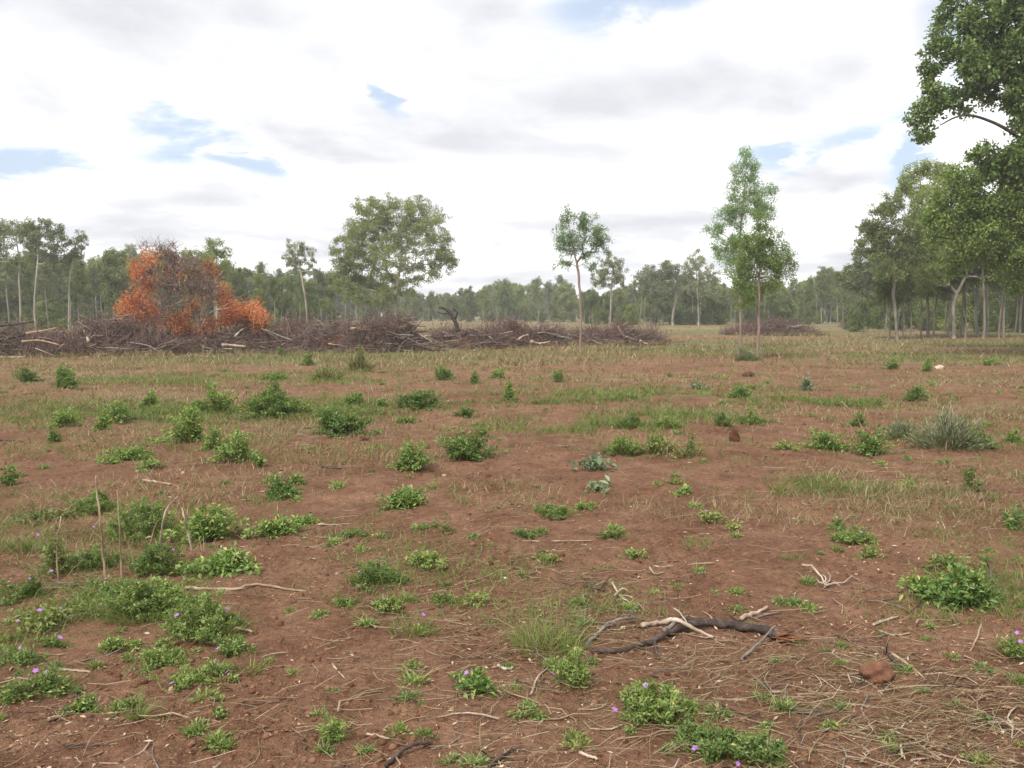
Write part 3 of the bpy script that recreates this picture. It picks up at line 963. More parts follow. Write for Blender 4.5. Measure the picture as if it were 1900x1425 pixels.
def place_tree(key, px, Y, hgt, name, label, group):
    wood, leafm, h0, word = random.choice(VARS[key])
    rx = (px - W / 2) / F
    x = rx * Y
    s = hgt / h0
    if key == 'scrub':
        size = 'very low ' if hgt < 2.2 else 'low ' if hgt < 2.8 else 'chest-high ' if hgt < 3.3 else 'head-high ' if hgt < 3.9 else 'tall '
        label = label.replace('low ', '', 1)
    else:
        size = 'very tall ' if hgt > 10 else 'tall ' if hgt > 8.5 else 'short ' if hgt < 6 else ''
    label = beside(size + word + ' ' + label, px, 600, TREE_MARKS, tries=23)
    t = thing(name, label, 'shrub' if key == 'scrub' else 'tree', (x, Y, float(terrain(x, Y)) - 0.04), random.uniform(0, 6.28), group)
    w_ = random.uniform(0.85, 1.2)
    t.scale = (s * w_, s * w_, s)
    obj('trunk', wood, t)
    obj('crown', leafm, t)
    return t


PROF = np.array([(-200, 430), (0, 470), (100, 468), (160, 478), (200, 462), (240, 462), (300, 472), (360, 470), (440, 492), (500, 492), (560, 505), (620, 508), (700, 520), (780, 542),
                 (830, 540), (880, 535), (935, 518), (965, 528), (1000, 520), (1045, 522), (1070, 540), (1110, 540), (1160, 525), (1200, 508), (1240, 512), (1300, 520),
                 (1350, 522), (1400, 520), (1470, 522), (1530, 500), (1570, 502), (1610, 506), (1640, 480), (1680, 440), (1740, 400), (1800, 360), (1900, 330), (2200, 330)], float)


def top_at(px):
    return float(np.interp(px, PROF[:, 0], PROF[:, 1]))


ZONES = [  # px range, distance range, count, label, trees lean towards kind
    (-160, 620, 80, 112, 62, 'far_gum_tree', 'gum in the left treeline', 'gums of the left treeline'),
    (600, 1080, 150, 200, 58, 'far_gum_tree', 'far-off gum in the treeline', 'gums of the middle treeline'),
    (1080, 1640, 112, 150, 60, 'far_gum_tree', 'far slim-trunked gum in the treeline', 'gums of the right middle treeline'),
]
for (a, b, d0, d1, cnt, nm, lab, grp) in ZONES:
    for i in range(cnt):
        px = a + (b - a) * (i + random.random()) / cnt
        f = random.random()
        Y = d0 + (d1 - d0) * f
        hgt = (HZ - top_at(px)) / F * Y + CH
        hgt *= random.uniform(0.80, 1.08)
        place_tree(random.choice(('olive', 'pole', 'pole', 'low', 'olive')), px, Y, hgt, nm, lab, grp)
    for i in range(int(cnt * 0.9)):
        px = a + (b - a) * (i + random.random()) / (cnt * 0.9)
        Y = d1 + random.uniform(2, 18)
        place_tree('low', px, Y, ((HZ - top_at(px)) / F * Y + CH) * random.uniform(0.7, 0.95), 'background_gum_tree',
                   lab.replace('gum', 'leafy gum deep', 1).replace('slim-trunked ', ''), grp + ', rear rows')
    for i in range(int(cnt * 0.6)):
        px = a + (b - a) * (i + random.random()) / (cnt * 0.6)
        place_tree('scrub', px, d1 + random.uniform(14, 26), random.uniform(3.2, 4.6), 'understorey_shrub', 'leafy shrub deep in the treeline', 'shrubs deep in the treeline')
    for i in range(int(cnt * 0.55)):
        px = a + (b - a) * (i + random.random()) / (cnt * 0.55)
        Y = random.uniform(d0 + 4, d1)
        place_tree('scrub', px, Y, random.uniform(1.6, 3.4), 'understorey_shrub', 'low shrub under gums', 'shrubs under the treeline gums')
# right-hand wood: nearer, with visible trunks
for i in range(34):
    px = 1630 + 480 * (i + random.random()) / 34
    Y = random.uniform(51, 76)
    hgt = ((HZ - top_at(px)) / F * Y + CH) * random.uniform(0.72, 1.0)
    place_tree('rightw', px, Y, min(hgt, 13), 'right_wood_gum_tree', 'slim grey-trunked gum in the shady wood', 'gums of the right-hand wood')
for i in range(30):
    px = 1600 + 560 * (i + random.random()) / 30
    Y = random.uniform(76, 104)
    place_tree('low', px, Y, random.uniform(7, 10), 'background_gum_tree', 'leafy gum deep in the shady wood', 'rear gums of the right-hand wood')
for i in range(26):
    px = 1600 + 520 * (i + random.random()) / 26
    place_tree('scrub', px, random.uniform(70, 92), random.uniform(2, 3.6), 'understorey_shrub', 'low dark shrub in the shady wood', 'shrubs of the right-hand wood')

# ------------------------------------------------------------------ brush windrow
PILES = [  # px0, px1, base py, top py, kind mix (purple share), label
    (-150, 150, 664, 594, 0.12, 'grey tangled brush heap at the left edge of the windrow'),
    (80, 310, 660, 584, 0.55, 'brush heap with a purple-brown crest left of the orange fallen tree'),
    (210, 550, 656, 602, 0.15, 'low grey brush heap beneath the orange fallen tree'),
    (500, 680, 652, 588, 0.65, 'brush heap with reddish leafy twigs right of the orange fallen tree'),
    (645, 775, 655, 588, 0.75, 'purple-brown twiggy brush heap in front of the dome gum tree'),
    (792, 930, 648, 600, 0.3, 'brush heap with crooked dead snag right of the dome gum tree'),
    (900, 1060, 644, 592, 0.45, 'grey brush heap with a pale curved log left of the lone sapling'),
    (1035, 1235, 640, 598, 0.6, 'tapering right end of the brush windrow behind the lone sapling'),
    (1365, 1535, 622, 592, 0.4, 'low brown brush heap far behind the sapling pair'),
    (1575, 1660, 607, 597, 0.4, 'small far brush heap at the foot of the right-hand wood'),
]


def brush_pile(px0, px1, pyb, pyt, purple, label):
    cxp = (px0 + px1) / 2
    gx, gy, gz = ground(cxp, pyb)
    s = gy / F
    wdt = (px1 - px0) * s
    dep = min(3.2, wdt * 0.5) + 0.6
    hgt = (pyb - pyt) * s * 0.92
    cy = gy + dep * 0.5
    t = thing('brush_pile', label, 'brush pile', (gx, cy, float(terrain(gx, cy)) - 0.05), 0, 'heaps of pushed-up dead brush')
    # earth and crushed litter core
    nu, nv = 26, 9
    uu, vv = np.meshgrid(np.linspace(0, 2 * math.pi, nu, endpoint=False), np.linspace(0, 1, nv))
    lump = 1 + 0.28 * fbm(np.cos(uu) * 2 + cxp, np.sin(uu) * 2 + vv * 3, 5, 3)
    rr = np.cos(vv * math.pi / 2) ** 0.8
    V = np.stack([np.cos(uu) * rr * wdt * 0.47 * lump, np.sin(uu) * rr * dep * 0.40 * lump, np.sin(vv * math.pi / 2) * hgt * 0.50 * lump], -1).reshape(-1, 3)
    i = np.arange(nv - 1)[:, None] * nu + np.arange(nu)[None, :]
    j = np.arange(nv - 1)[:, None] * nu + (np.arange(nu)[None, :] + 1) % nu
    Q = np.stack([i, j, j + nu, i + nu], -1).reshape(-1, 4)
    obj('earth_core', mesh_np('earth_core', V, Q, M['redclod'], None, True), t)

    def spots(n, lo=0.0, hi=1.0):
        a = RNG.uniform(0, 2 * math.pi, n)
        r = np.sqrt(RNG.random(n))
        x, y = np.cos(a) * r * wdt * 0.52, np.sin(a) * r * dep * 0.5
        prof = np.clip(1 - r ** 2.2, 0, 1) * (0.72 + 0.62 * vnoise(x / 0.9 + cxp, y / 0.9, 9))
        z = hgt * prof * (lo + (hi - lo) * RNG.random(n) ** 0.6)
        return np.stack([x, y, z], -1)

    def sticks(n, ln, rad, tilt, lo, hi, sides, bend, k=4):
        P0 = spots(n, lo, hi)
        az = RNG.normal(0, 0.75, n) + math.pi * RNG.integers(0, 2, n)
        el = RNG.normal(tilt[0], tilt[1], n)
        D = np.stack([np.cos(az) * np.cos(el), np.sin(az) * np.cos(el), np.sin(el)], -1)
        L = ln * RNG.uniform(0.5, 1.4, n)
        tt = np.linspace(-0.5, 0.5, k)
        B = rdir(n) * L[:, None] * bend
        P = P0[:, None] + D[:, None] * (L[:, None, None] * tt[None, :, None]) + B[:, None] * (0.25 - tt[None, :, None] ** 2) * 2 + RNG.normal(0, 0.03, (n, k, 3)) * ln * 0.5
        P[:, :, 2] = np.maximum(P[:, :, 2], 0.03)
        R = rad * RNG.uniform(0.5, 1.5, n)[:, None] * np.linspace(1.15, 0.45, k)[None]
        return P, R, sides

    area = wdt * (hgt + 0.6)
    g = Geo()
    n = int(34 * area ** 0.9) + 30
    P, R, sd = sticks(n, min(1.9, wdt * 0.6), 0.019, (0.06, 0.30), 0.2, 1.0, 5, 0.16)
    g.tubes(P, R, sd, np.clip(RNG.normal(0.45, 0.25, n), 0, 1))
    obj('branches', g.mesh('branches', M['brush'], True), t)['kind'] = 'stuff'
    g = Geo()
    n = int(420 * area ** 0.9) + 300
    P, R, sd = sticks(n, 0.95, 0.0085, (0.25, 0.5), 0.2, 1.12, 3, 0.22, 3)
    g.tubes(P, R, sd, np.clip(RNG.normal(0.42, 0.26, n), 0, 1), cap=False)
    obj('twigs', g.mesh('twigs', M['brush']), t)['kind'] = 'stuff'
    g = Geo()
    n = int((80 + 420 * purple) * area ** 0.9 * 0.9)
    ctr = spots(5, 0.9, 1.0)
    P, R, sd = sticks(n, 1.0, 0.0075, (0.85, 0.4), 0.6, 1.05, 3, 0.2, 3)
    own = RNG.integers(0, 5, n)
    P = P * np.array([0.55, 0.6, 1.0]) + (ctr[own] * np.array([0.9, 0.6, 0.15]))[:, None]
    g.tubes(P, R, sd, np.clip(RNG.normal(0.5, 0.22, n), 0, 1), cap=False)
    obj('purple_twigs', g.mesh('purple_twigs', M['purplebrush']), t)['kind'] = 'stuff'
    g = Geo()
    m = int(n * 3.0)
    src = P[RNG.integers(0, n, m), RNG.integers(1, 3, m)]
    L = RNG.uniform(0.05, 0.11, m)
    g.leaves(src + RNG.normal(0, 0.07, (m, 3)), rdir(m), rdir(m), L, L * 0.4, RNG.random(m))
    obj('dead_leaves', g.mesh('dead_leaves', M['deadleaf']), t)['kind'] = 'stuff'
    for k in range(int(2 + wdt * 0.8)):
        P, R, sd = sticks(1, min(2.6, wdt * 0.5), 0.05, (0.06, 0.16), 0.75, 1.0, 7, 0.08, 5)
        P = P + np.array([0, -dep * 0.12, 0.02])
        P[:, :, 2] = np.maximum(P[:, :, 2], 0.08)
        g = Geo()
        g.tubes(P, R, 7, [0.5])
        obj('log', g.mesh('log', M[random.choice(('greywood', 'greywood', 'tanwood', 'charwood'))], True), t)
    n = int(260 * wdt)
    g = Geo()
    a = RNG.uniform(-1.05, 1.05, n)
    bx, by = a * wdt * 0.5, -dep * (0.5 + RNG.normal(0.02, 0.10, n))
    k = vnoise(bx / 0.5 + cxp, by / 0.5, 12) > -0.1
    bx, by = bx[k], by[k]
    n = len(bx)
    P = np.stack([bx, by, terrain(gx + bx, cy + by) - t.location.z], -1)
    D = np.stack([RNG.normal(0, 0.4, n), RNG.normal(0, 0.4, n), np.ones(n)], -1)
    g.blades(P, D, RNG.uniform(0.12, 0.5, n), np.full(n, max(0.012, 1.0 * gy / F)), np.clip(RNG.normal(0.35, 0.25, n), 0, 1), 0.45, 2)
    obj('grass_fringe', g.mesh('grass_fringe', M['drygrass']), t)['kind'] = 'stuff'
    return t


for p in PILES:
    brush_pile(*p)

# ------------------------------------------------------------------ orange scorched tree


def orange_tree():
    Y = 34.2
    tr = [(380, 634), (376, 612), (362, 580), (345, 552), (328, 525), (314, 490), (305, 462)]
    T = np.array([at(a, b, Y) for a, b in tr])
    base = T[0].copy()
    base[2] = float(terrain(base[0], base[1])) + 0.1
    T[0] = base
    T = catmull(T, 3)
    orange = [(250, 560, 26, 26), (240, 590, 18, 18), (275, 592, 26, 16), (310, 598, 22, 10), (265, 530, 22, 18), (262, 500, 22, 18), (285, 480, 20, 14),
              (345, 610, 18, 10), (335, 600, 14, 12), (365, 615, 22, 8), 
              (410, 560, 16, 8), (450, 580, 24, 12), (478, 590, 14, 16), (480, 605, 14, 10), (430, 595, 22, 12), (415, 535, 10, 14), (470, 572, 18, 8), (350, 590, 16, 12), (400, 600, 22, 14), (395, 500, 12, 16), (360, 560, 12, 14), (440, 575, 40, 22), (260, 575, 34, 24), (470, 592, 24, 16)]
    purple = [(305, 465, 24, 16), (330, 500, 30, 22), (295, 510, 24, 18), (345, 535, 26, 22), (455, 600, 26, 16), (320, 480, 18, 14), (385, 540, 26, 18), (275, 455, 14, 10), (370, 500, 24, 20), (310, 470, 16, 22)]
    c1 = lobes_to_clusters(orange, 330, Y, 1.2, 0.2)
    c3 = lobes_to_clusters([(340, 540, 84, 56), (330, 500, 56, 36)], 150, Y, 0.9, 0.3)
    c4 = lobes_to_clusters([(345, 545, 105, 62), (330, 500, 70, 42)], 170, Y, 0.9, 0.3)
    c2 = np.concatenate([lobes_to_clusters(purple, 110, Y, 1.2, 0.2), c4])
    allc = np.concatenate([c1, c2, c3])
    A, par, rad = skeleton(T - base, allc - base, 0.0075, 0.5)
    t = thing('scorched_fallen_tree', 'pushed-over dead tree with bright orange scorched leaves on the brush windrow', 'dead tree', tuple(base))
    rad = np.minimum(rad * min(1.0, 0.11 / rad[0]) * 1.0, 0.13)
    i = np.arange(1, len(A))
    P = np.stack([A[par[i]], A[i]], 1)
    R = np.stack([np.minimum(rad[par[i]], rad[i] * 1.6), rad[i]], 1)
    g = Geo()
    g.tubes(P, np.maximum(R, 0.007), 5, cap=False)
    obj('trunk', g.mesh('dead_tree_wood', M['greybark'], True), t)
    for nm, cc, per, L0, m, sz in (('orange_foliage', c1, 52, 0.11, 'orange', 0.31), ('sparse_orange_foliage', c3, 5, 0.10, 'orange', 0.34), ('bare_twig_foliage', c2, 7, 0.10, 'deadleaf', 0.22)):
        n = len(cc) * per
        g = Geo()
        ctr = np.repeat(cc - base, per, 0)
        d = rdir(n)
        Pn = ctr + d * (RNG.random(n) ** 0.6)[:, None] * sz
        L = L0 * RNG.uniform(0.6, 1.3, n)
        tone = np.repeat(RNG.normal(-0.06, 0.28, len(cc)), per)
        g.leaves(Pn, nrm(d + rdir(n) * 0.8), rdir(n), L, L * 0.28, np.clip(RNG.normal(0.5, 0.2, n) + tone, 0, 1))
        if m == 'deadleaf':
            k = len(cc) * 9
            src = np.repeat(cc - base, 9, 0)
            dd = rdir(k)
            dd[:, 2] = np.abs(dd[:, 2]) + 0.2
            Lk = RNG.uniform(0.2, 0.5, k)
            P3 = np.stack([src - dd * 0.1, src + dd * Lk[:, None] * 0.5 + RNG.normal(0, 0.03, (k, 3)), src + dd * Lk[:, None]], 1)
            g2 = Geo()
            g2.tubes(P3, np.tile([0.006, 0.004, 0.002], (k, 1)), 3, RNG.random(k), cap=False)
            obj('twigs', g2.mesh('dead_twigs', M['purplebrush']), t)
        obj(nm, g.mesh(nm, M[m]), t)
    # pale bare limbs on the right side of the crown
    for pts, r in (([(375, 606), (385, 585), (400, 576), (425, 572)], 0.04), ([(372, 600), (376, 570), (385, 540), (382, 520)], 0.022),
                   ([(378, 575), (395, 550), (400, 520), (412, 505)], 0.02), ([(385, 545), (378, 520), (390, 500)], 0.014), ([(400, 576), (430, 560), (455, 545)], 0.014)):
        Q = catmull(np.array([at(a, b, Y - 0.3) for a, b in pts]) - base, 4)
        g = Geo()
        g.tubes(Q[None], np.linspace(r, r * 0.5, len(Q))[None], 6)
        obj('bare_limb', g.mesh('bare_limb', M['palewood'], True), t)


orange_tree()

# ------------------------------------------------------------------ logs and sticks


def stick(name, label, cat, pts, rpx, mat, group=None, lift=None, sides=8, plane=None, taper=(1.0, 0.55), twigs=0):
    """pts in photo pixels lying on the ground; lift: heights above it in metres; plane: stand upright at that distance"""
    P = []
    for i, (a, b) in enumerate(pts):
        if plane is not None:
            P.append(at(a, b, plane + 0.04 * math.sin(i * 2.3)))
        else:
            x, y, z = ground(a, b)
            P.append(np.array([x, y, z]))
    P = np.array(P)
    d = np.mean(P[:, 1])
    r = rpx * 0.5 * d / F
    if plane is None:
        P[:, 2] += r * 0.8 + (np.array(lift) if lift is not None else 0)
    base = P[0].copy()
    if plane is not None:
        base[2] = float(terrain(base[0], base[1]))
        P[0] = base - np.array([0, 0, 0.03])
    Q = catmull(P - base, 5)
    Q += RNG.normal(0, r * 0.2, Q.shape)
    R = np.linspace(taper[0], taper[1], len(Q)) * r * (1 + RNG.normal(0, 0.12, len(Q)))
    g = Geo()
    g.tubes(Q[None], R[None], sides)
    for k in range(twigs):
        j = RNG.integers(len(Q) // 4, len(Q))
        dv = nrm(rdir(1, 0.3)[0] + nrm(Q[-1] - Q[0]) * 0.6)
        L = r * RNG.uniform(5, 11)
        s = Q[j] + np.array([dv * 0, dv * L * 0.5 + RNG.normal(0, r * 0.3, 3), dv * L])
        s[:, 2] = np.maximum(s[:, 2], Q[j][2] - r)
        g.tubes(s[None], np.array([[r * 0.4, r * 0.3, r * 0.16]]), 5)
    if plane is not None or True:
        t = obj(name, g.mesh(name, M[mat], True), None, tuple(base))
        tag(t, label, cat, group)
    return t


# splintered dark branch in the foreground
br = stick('splintered_branch', 'curved dark branch with a torn orange splintered end on the foreground soil', 'branch',
           [(1098, 1214), (1150, 1212), (1205, 1198), (1245, 1180), (1290, 1167), (1350, 1166), (1410, 1176), (1452, 1188)], 15, 'charwood',
           lift=[0, 0.0, 0.0, 0.01, 0.01, 0.01, 0.005, 0.0], sides=10, taper=(0.45, 1.25), twigs=0)
e = np.array(ground(1450, 1189)) - np.array(br.location)
g = Geo()
for k in range(16):
    d0 = np.array([1.0, RNG.uniform(-0.55, 0.15), RNG.uniform(-0.12, 0.28)])
    st = e + np.array([-0.03, RNG.uniform(-0.03, 0.03), RNG.uniform(0.005, 0.05)])
    L = RNG.uniform(0.05, 0.17)
    P = np.stack([st, st + d0 * L * 0.5, st + d0 * L + RNG.normal(0, 0.008, 3)])
    g.tubes(P[None], np.array([[0.009, 0.007, 0.002]]), 4)
tag(obj('splinter', g.mesh('splinter', M['splinter']), br), 'torn orange-brown splinters of the broken end')
st = ground(1225, 1192)
loc = np.array(br.location)
P = np.array([ground(1213, 1190), ground(1216, 1208), ground(1222, 1228)]) - loc + np.array([0, 0, 0.015])
g = Geo()
g.tubes(P[None], np.array([[0.010, 0.008, 0.005]]), 6)
obj('side_twig', g.mesh('side_twig', M['charwood'], True), br)

STICKS = [
    ('fallen_stick', 'weathered grey stick arching up beside the splintered dark branch', [(1085, 1200), (1105, 1182), (1130, 1166), (1165, 1156), (1198, 1152)], 9, 'greywood', [0, 0.0, 0.02, 0.02, 0.0]),
    ('fallen_stick', 'pale knotty stick crossing over the middle of the splintered dark branch', [(1190, 1164), (1225, 1162), (1255, 1172), (1285, 1180), (1322, 1186)], 12, 'palewood', [0.0, 0.01, 0.05, 0.03, 0]),
    ('fallen_stick', 'short grey forked stick end behind the splintered dark branch', [(1230, 1185), (1250, 1172), (1277, 1152)], 11, 'greywood', [0.03, 0.03, 0.02]),
    ('fallen_stick', 'thin straight twig propped on the splintered branch', [(1250, 1140), (1262, 1156), (1276, 1174)], 4, 'palewood', [0.03, 0.05, 0.04]),
    ('fallen_stick', 'pale split stick lying above the right half of the splintered branch', [(1374, 1152), (1400, 1142), (1424, 1130)], 11, 'palewood', None),
    ('fallen_stick', 'thin grey-brown stick behind the pale split stick', [(1400, 1150), (1422, 1142), (1446, 1138)], 6, 'greywood', None),
    ('fallen_stick', 'straight grey stick running down-left from the splintered torn end', [(1375, 1225), (1405, 1205), (1438, 1184)], 7, 'greywood', [0, 0.02, 0.06]),
    ('fallen_stick', 'long kinked tan stick on bare soil below the leafy weed at left', [(322, 1092), (380, 1096), (440, 1096), (475, 1088), (520, 1093), (569, 1100)], 8, 'tanwood', None),
    ('fallen_stick', 'dark crooked stick at the bottom edge left of centre', [(716, 1424), (735, 1410), (760, 1398), (782, 1392), (802, 1388)], 11, 'charwood', [0, 0.01, 0.02, 0.02, 0.01]),
    ('fallen_stick', 'stubby dark stick at the bottom edge in the middle', [(908, 1428), (925, 1412), (950, 1396)], 13, 'charwood', None),
    ('fallen_stick', 'stubby dark brown stick above the bright green weed patch at lower right', [(1462, 1318), (1495, 1326), (1534, 1330)], 13, 'charwood', None),
    ('fallen_stick', 'long thin pale twig running right across the straw at lower right', [(1480, 1290), (1560, 1287), (1640, 1283), (1700, 1274), (1790, 1274), (1890, 1276)], 5, 'tanwood', None),
    ('fallen_stick', 'tan stick lying diagonally beside the rusty stone', [(1655, 1215), (1690, 1240), (1718, 1264)], 8, 'tanwood', None),
    ('fallen_stick', 'dark stick parallel to the tan stick beside the rusty stone', [(1635, 1208), (1652, 1222), (1672, 1240)], 9, 'charwood', None),
    ('fallen_stick', 'pale stick pointing right on bare soil below the large right-hand weed', [(1618, 1162), (1645, 1152), (1668, 1146)], 7, 'palewood', None),
    ('fallen_stick', 'thin twig stretched behind the pale root tangle', [(1225, 1056), (1270, 1050), (1325, 1046)], 6, 'tanwood', None),
    ('fallen_stick', 'cream bark stick left of the purple-flowered weed at lower left', [(102, 1244), (135, 1246), (168, 1249)], 8, 'palewood', None),
    ('fallen_stick', 'pale broken stick under the weeds near the bottom left', [(90, 1338), (115, 1330), (138, 1322)], 9, 'palewood', None),
    ('fallen_stick', 'reddish tan stick at the right foot of the big left weed patch', [(418, 1163), (440, 1168), (468, 1174)], 9, 'tanwood', None),
    ('fallen_stick', 'pale forked stick in the weeds at the left edge', [(118, 1150), (140, 1144), (162, 1140)], 8, 'palewood', None),
    ('fallen_stick', 'thin dark curved twig near the bottom left corner', [(120, 1387), (150, 1384), (185, 1386)], 6, 'charwood', None),
    ('fallen_stick', 'slim brown twig across bare soil at the bottom left', [(148, 1412), (170, 1405), (192, 1396)], 6, 'tanwood', None),
    ('fallen_stick', 'short pale stick with bark on open soil in the middle left', [(266, 894), (290, 896), (318, 902)], 7, 'tanwood', None),
    ('fallen_stick', 'grey-brown stick at the left edge on the bare red strip', [(-10, 818), (20, 820), (42, 822)], 6, 'charwood', None),
    ('fallen_stick', 'dark thin stick on bare soil right of the dark weed row', [(598, 866), (620, 870), (642, 872)], 5, 'charwood', None),
    ('fallen_stick', 'bleached stick beside the leafy weed in the middle left', [(590, 975), (620, 976), (652, 974)], 6, 'palewood', None),
    ('fallen_stick', 'small bent brown twig on soil below the centre weeds', [(905, 1050), (930, 1042), (955, 1040)], 5, 'tanwood', None),
    ('fallen_stick', 'long straight twig half buried in soil at centre', [(985, 1006), (1040, 1006), (1105, 1004)], 5, 'tanwood', None),
    ('fallen_stick', 'dark chunk of stick left of the pale root tangle', [(1090, 1090), (1108, 1094), (1122, 1098)], 9, 'charwood', None),
    ('fallen_stick', 'thin dark twig above the grassy tuft at centre', [(1062, 1142), (1110, 1156), (1150, 1164)], 4, 'greywood', None),
    ('fallen_stick', 'curved pale twig at the foot of the wispy grass tuft', [(985, 1290), (1000, 1256), (1020, 1238)], 6, 'palewood', None),
    ('fallen_stick', 'cream bark curl below the wispy grass tuft', [(925, 1238), (938, 1244), (952, 1242)], 9, 'palewood', None),
    ('fallen_stick', 'cream stick at the bottom of the photo right of the middle', [(1075, 1398), (1092, 1406), (1108, 1412)], 9, 'palewood', None),
    ('fallen_stick', 'pale twig lying low at the bottom left of centre', [(680, 1364), (702, 1368), (722, 1372)], 7, 'palewood', None),
    ('fallen_stick', 'thin pale twig on the smooth bare soil at lower left', [(617, 1234), (628, 1248), (640, 1260)], 5, 'palewood', None),
    ('fallen_stick', 'thin tan twig above the bottom right corner', [(1630, 1172), (1660, 1180), (1690, 1176)], 5, 'tanwood', None),
    ('fallen_stick', 'two-kinked pale twig on the straw at lower right', [(1430, 1286), (1452, 1284), (1462, 1272)], 6, 'palewood', None),
    ('fallen_stick', 'fine upright dry twig at the right above the purple flowers', [(1800, 1210), (1812, 1195), (1820, 1182)], 5, 'tanwood', [0, 0.03, 0.07]),
]
for (nm, lab, pts, rp, mt, lf) in STICKS:
    stick(nm, lab, 'stick', pts, rp * 0.85, mt, 'loose sticks on the soil', lf, sides=7, twigs=2 if rp > 7 and mt in ('greywood', 'charwood') else 0)

# pale root tangle
rt = np.array(ground(1528, 1092))
root = thing('root_tangle', 'pale dry forked root tangle on bare soil at right of centre', 'root', tuple(rt))
for pts, r in (([(1488, 1058), (1508, 1064), (1522, 1078), (1530, 1094)], 9), ([(1528, 1094), (1545, 1086), (1562, 1086), (1582, 1080)], 7),
               ([(1530, 1094), (1532, 1080), (1526, 1070)], 6), ([(1528, 1096), (1518, 1090), (1516, 1078)], 6), ([(1530, 1094), (1545, 1092), (1560, 1096)], 5), ([(1528, 1094), (1540, 1078), (1536, 1066)], 5)):
    P = np.array([np.array(ground(a, b)) + np.array([0, 0, 0.012 + 0.03 * RNG.random()]) for a, b in pts]) - rt
    Q = catmull(P, 4)
    rr = r * 0.36 * rt[1] / F
    Q = Q + RNG.normal(0, rr * 0.35, Q.shape)
    g = Geo()
    g.tubes(Q[None], np.linspace(rr, rr * 0.4, len(Q))[None], 6)
    obj('root_fork', g.mesh('root_fork', M['palewood'], True), root)
# second little tangle of twigs
rt = np.array(ground(1150, 1110))
root = thing('twig_tangle', 'small tangle of thin bleached twigs left of the pale root', 'twigs', tuple(rt))
for pts, r in (([(1136, 1090), (1150, 1108), (1160, 1120)], 5), ([(1140, 1112), (1155, 1100), (1166, 1106)], 4), ([(1148, 1108), (1172, 1112), (1200, 1140)], 4), ([(1144, 1118), (1160, 1116), (1172, 1128)], 4), ([(1205, 1060), (1215, 1068), (1232, 1066)], 5)):
    P = np.array([np.array(ground(a, b)) + np.array([0, 0, 0.008 + 0.02 * RNG.random()]) for a, b in pts]) - rt
    Q = catmull(P, 4)
    rr = r * 0.5 * rt[1] / F
    g = Geo()
    g.tubes(Q[None], np.linspace(rr, rr * 0.5, len(Q))[None], 5)
    obj('twig', g.mesh('tangle_twig', M['palewood'], True), root)

# upright dead stalks
STALKS = [
    ('tallest straight dead stalk standing in the left weed patch', [(198, 1078), (190, 1020), (186, 960), (180, 915), (178, 882)], 7, 'tanwood'),
    ('second straight dead stalk just right of the tallest one', [(226, 1082), (224, 1030), (221, 970), (217, 908)], 5, 'tanwood'),
    ('dead stalk bent over to the right at its top in the left weed patch', [(290, 1050), (298, 1000), (304, 960), (312, 940), (330, 922)], 6, 'palewood'),
    ('short slanting dead stalk beside the dark leafy weed', [(357, 1020), (348, 985), (342, 962), (338, 942)], 6, 'palewood'),
    ('faint short stalk left of the bent stalk', [(277, 1010), (285, 985), (294, 965)], 5, 'tanwood'),
    ('brown dead stalk left of the tallest stalk', [(108, 1075), (106, 1020), (110, 980), (114, 958)], 5, 'tanwood'),
    ('broken stub of a stalk between the second stalk and the bent one', [(275, 985), (280, 965), (283, 950)], 8, 'tanwood'),
    ('slanting thin stalk leaning left over the weed row at right', [(1610, 812), (1595, 785), (1578, 762), (1560, 744)], 5, 'tanwood'),
    ('thin lone stalk standing in front of the orange tree', [(374, 732), (375, 700), (376, 670), (377, 640)], 3, 'tanwood'),
    ('slim pale stalk right of the widest dark weed', [(684, 752), (684, 730), (685, 706)], 3, 'palewood'),
    ('thin stalk standing in the tall grey shrub at the right', [(1755, 835), (1758, 800), (1762, 770), (1765, 742)], 4, 'wispwood'),
    ('pale upright stalk in the large weed at the right edge', [(1842, 1080), (1836, 1055), (1828, 1035)], 7, 'greywood'),
]
M['wispwood'] = M['tanwood']
for lab, pts, rp, mt in STALKS:
    Yb = ground(*pts[0])[1]
    stick('dead_stalk', lab, 'stalk', pts, rp * 0.68, mt, 'upright dead stalks', None, 6, plane=float(Yb))

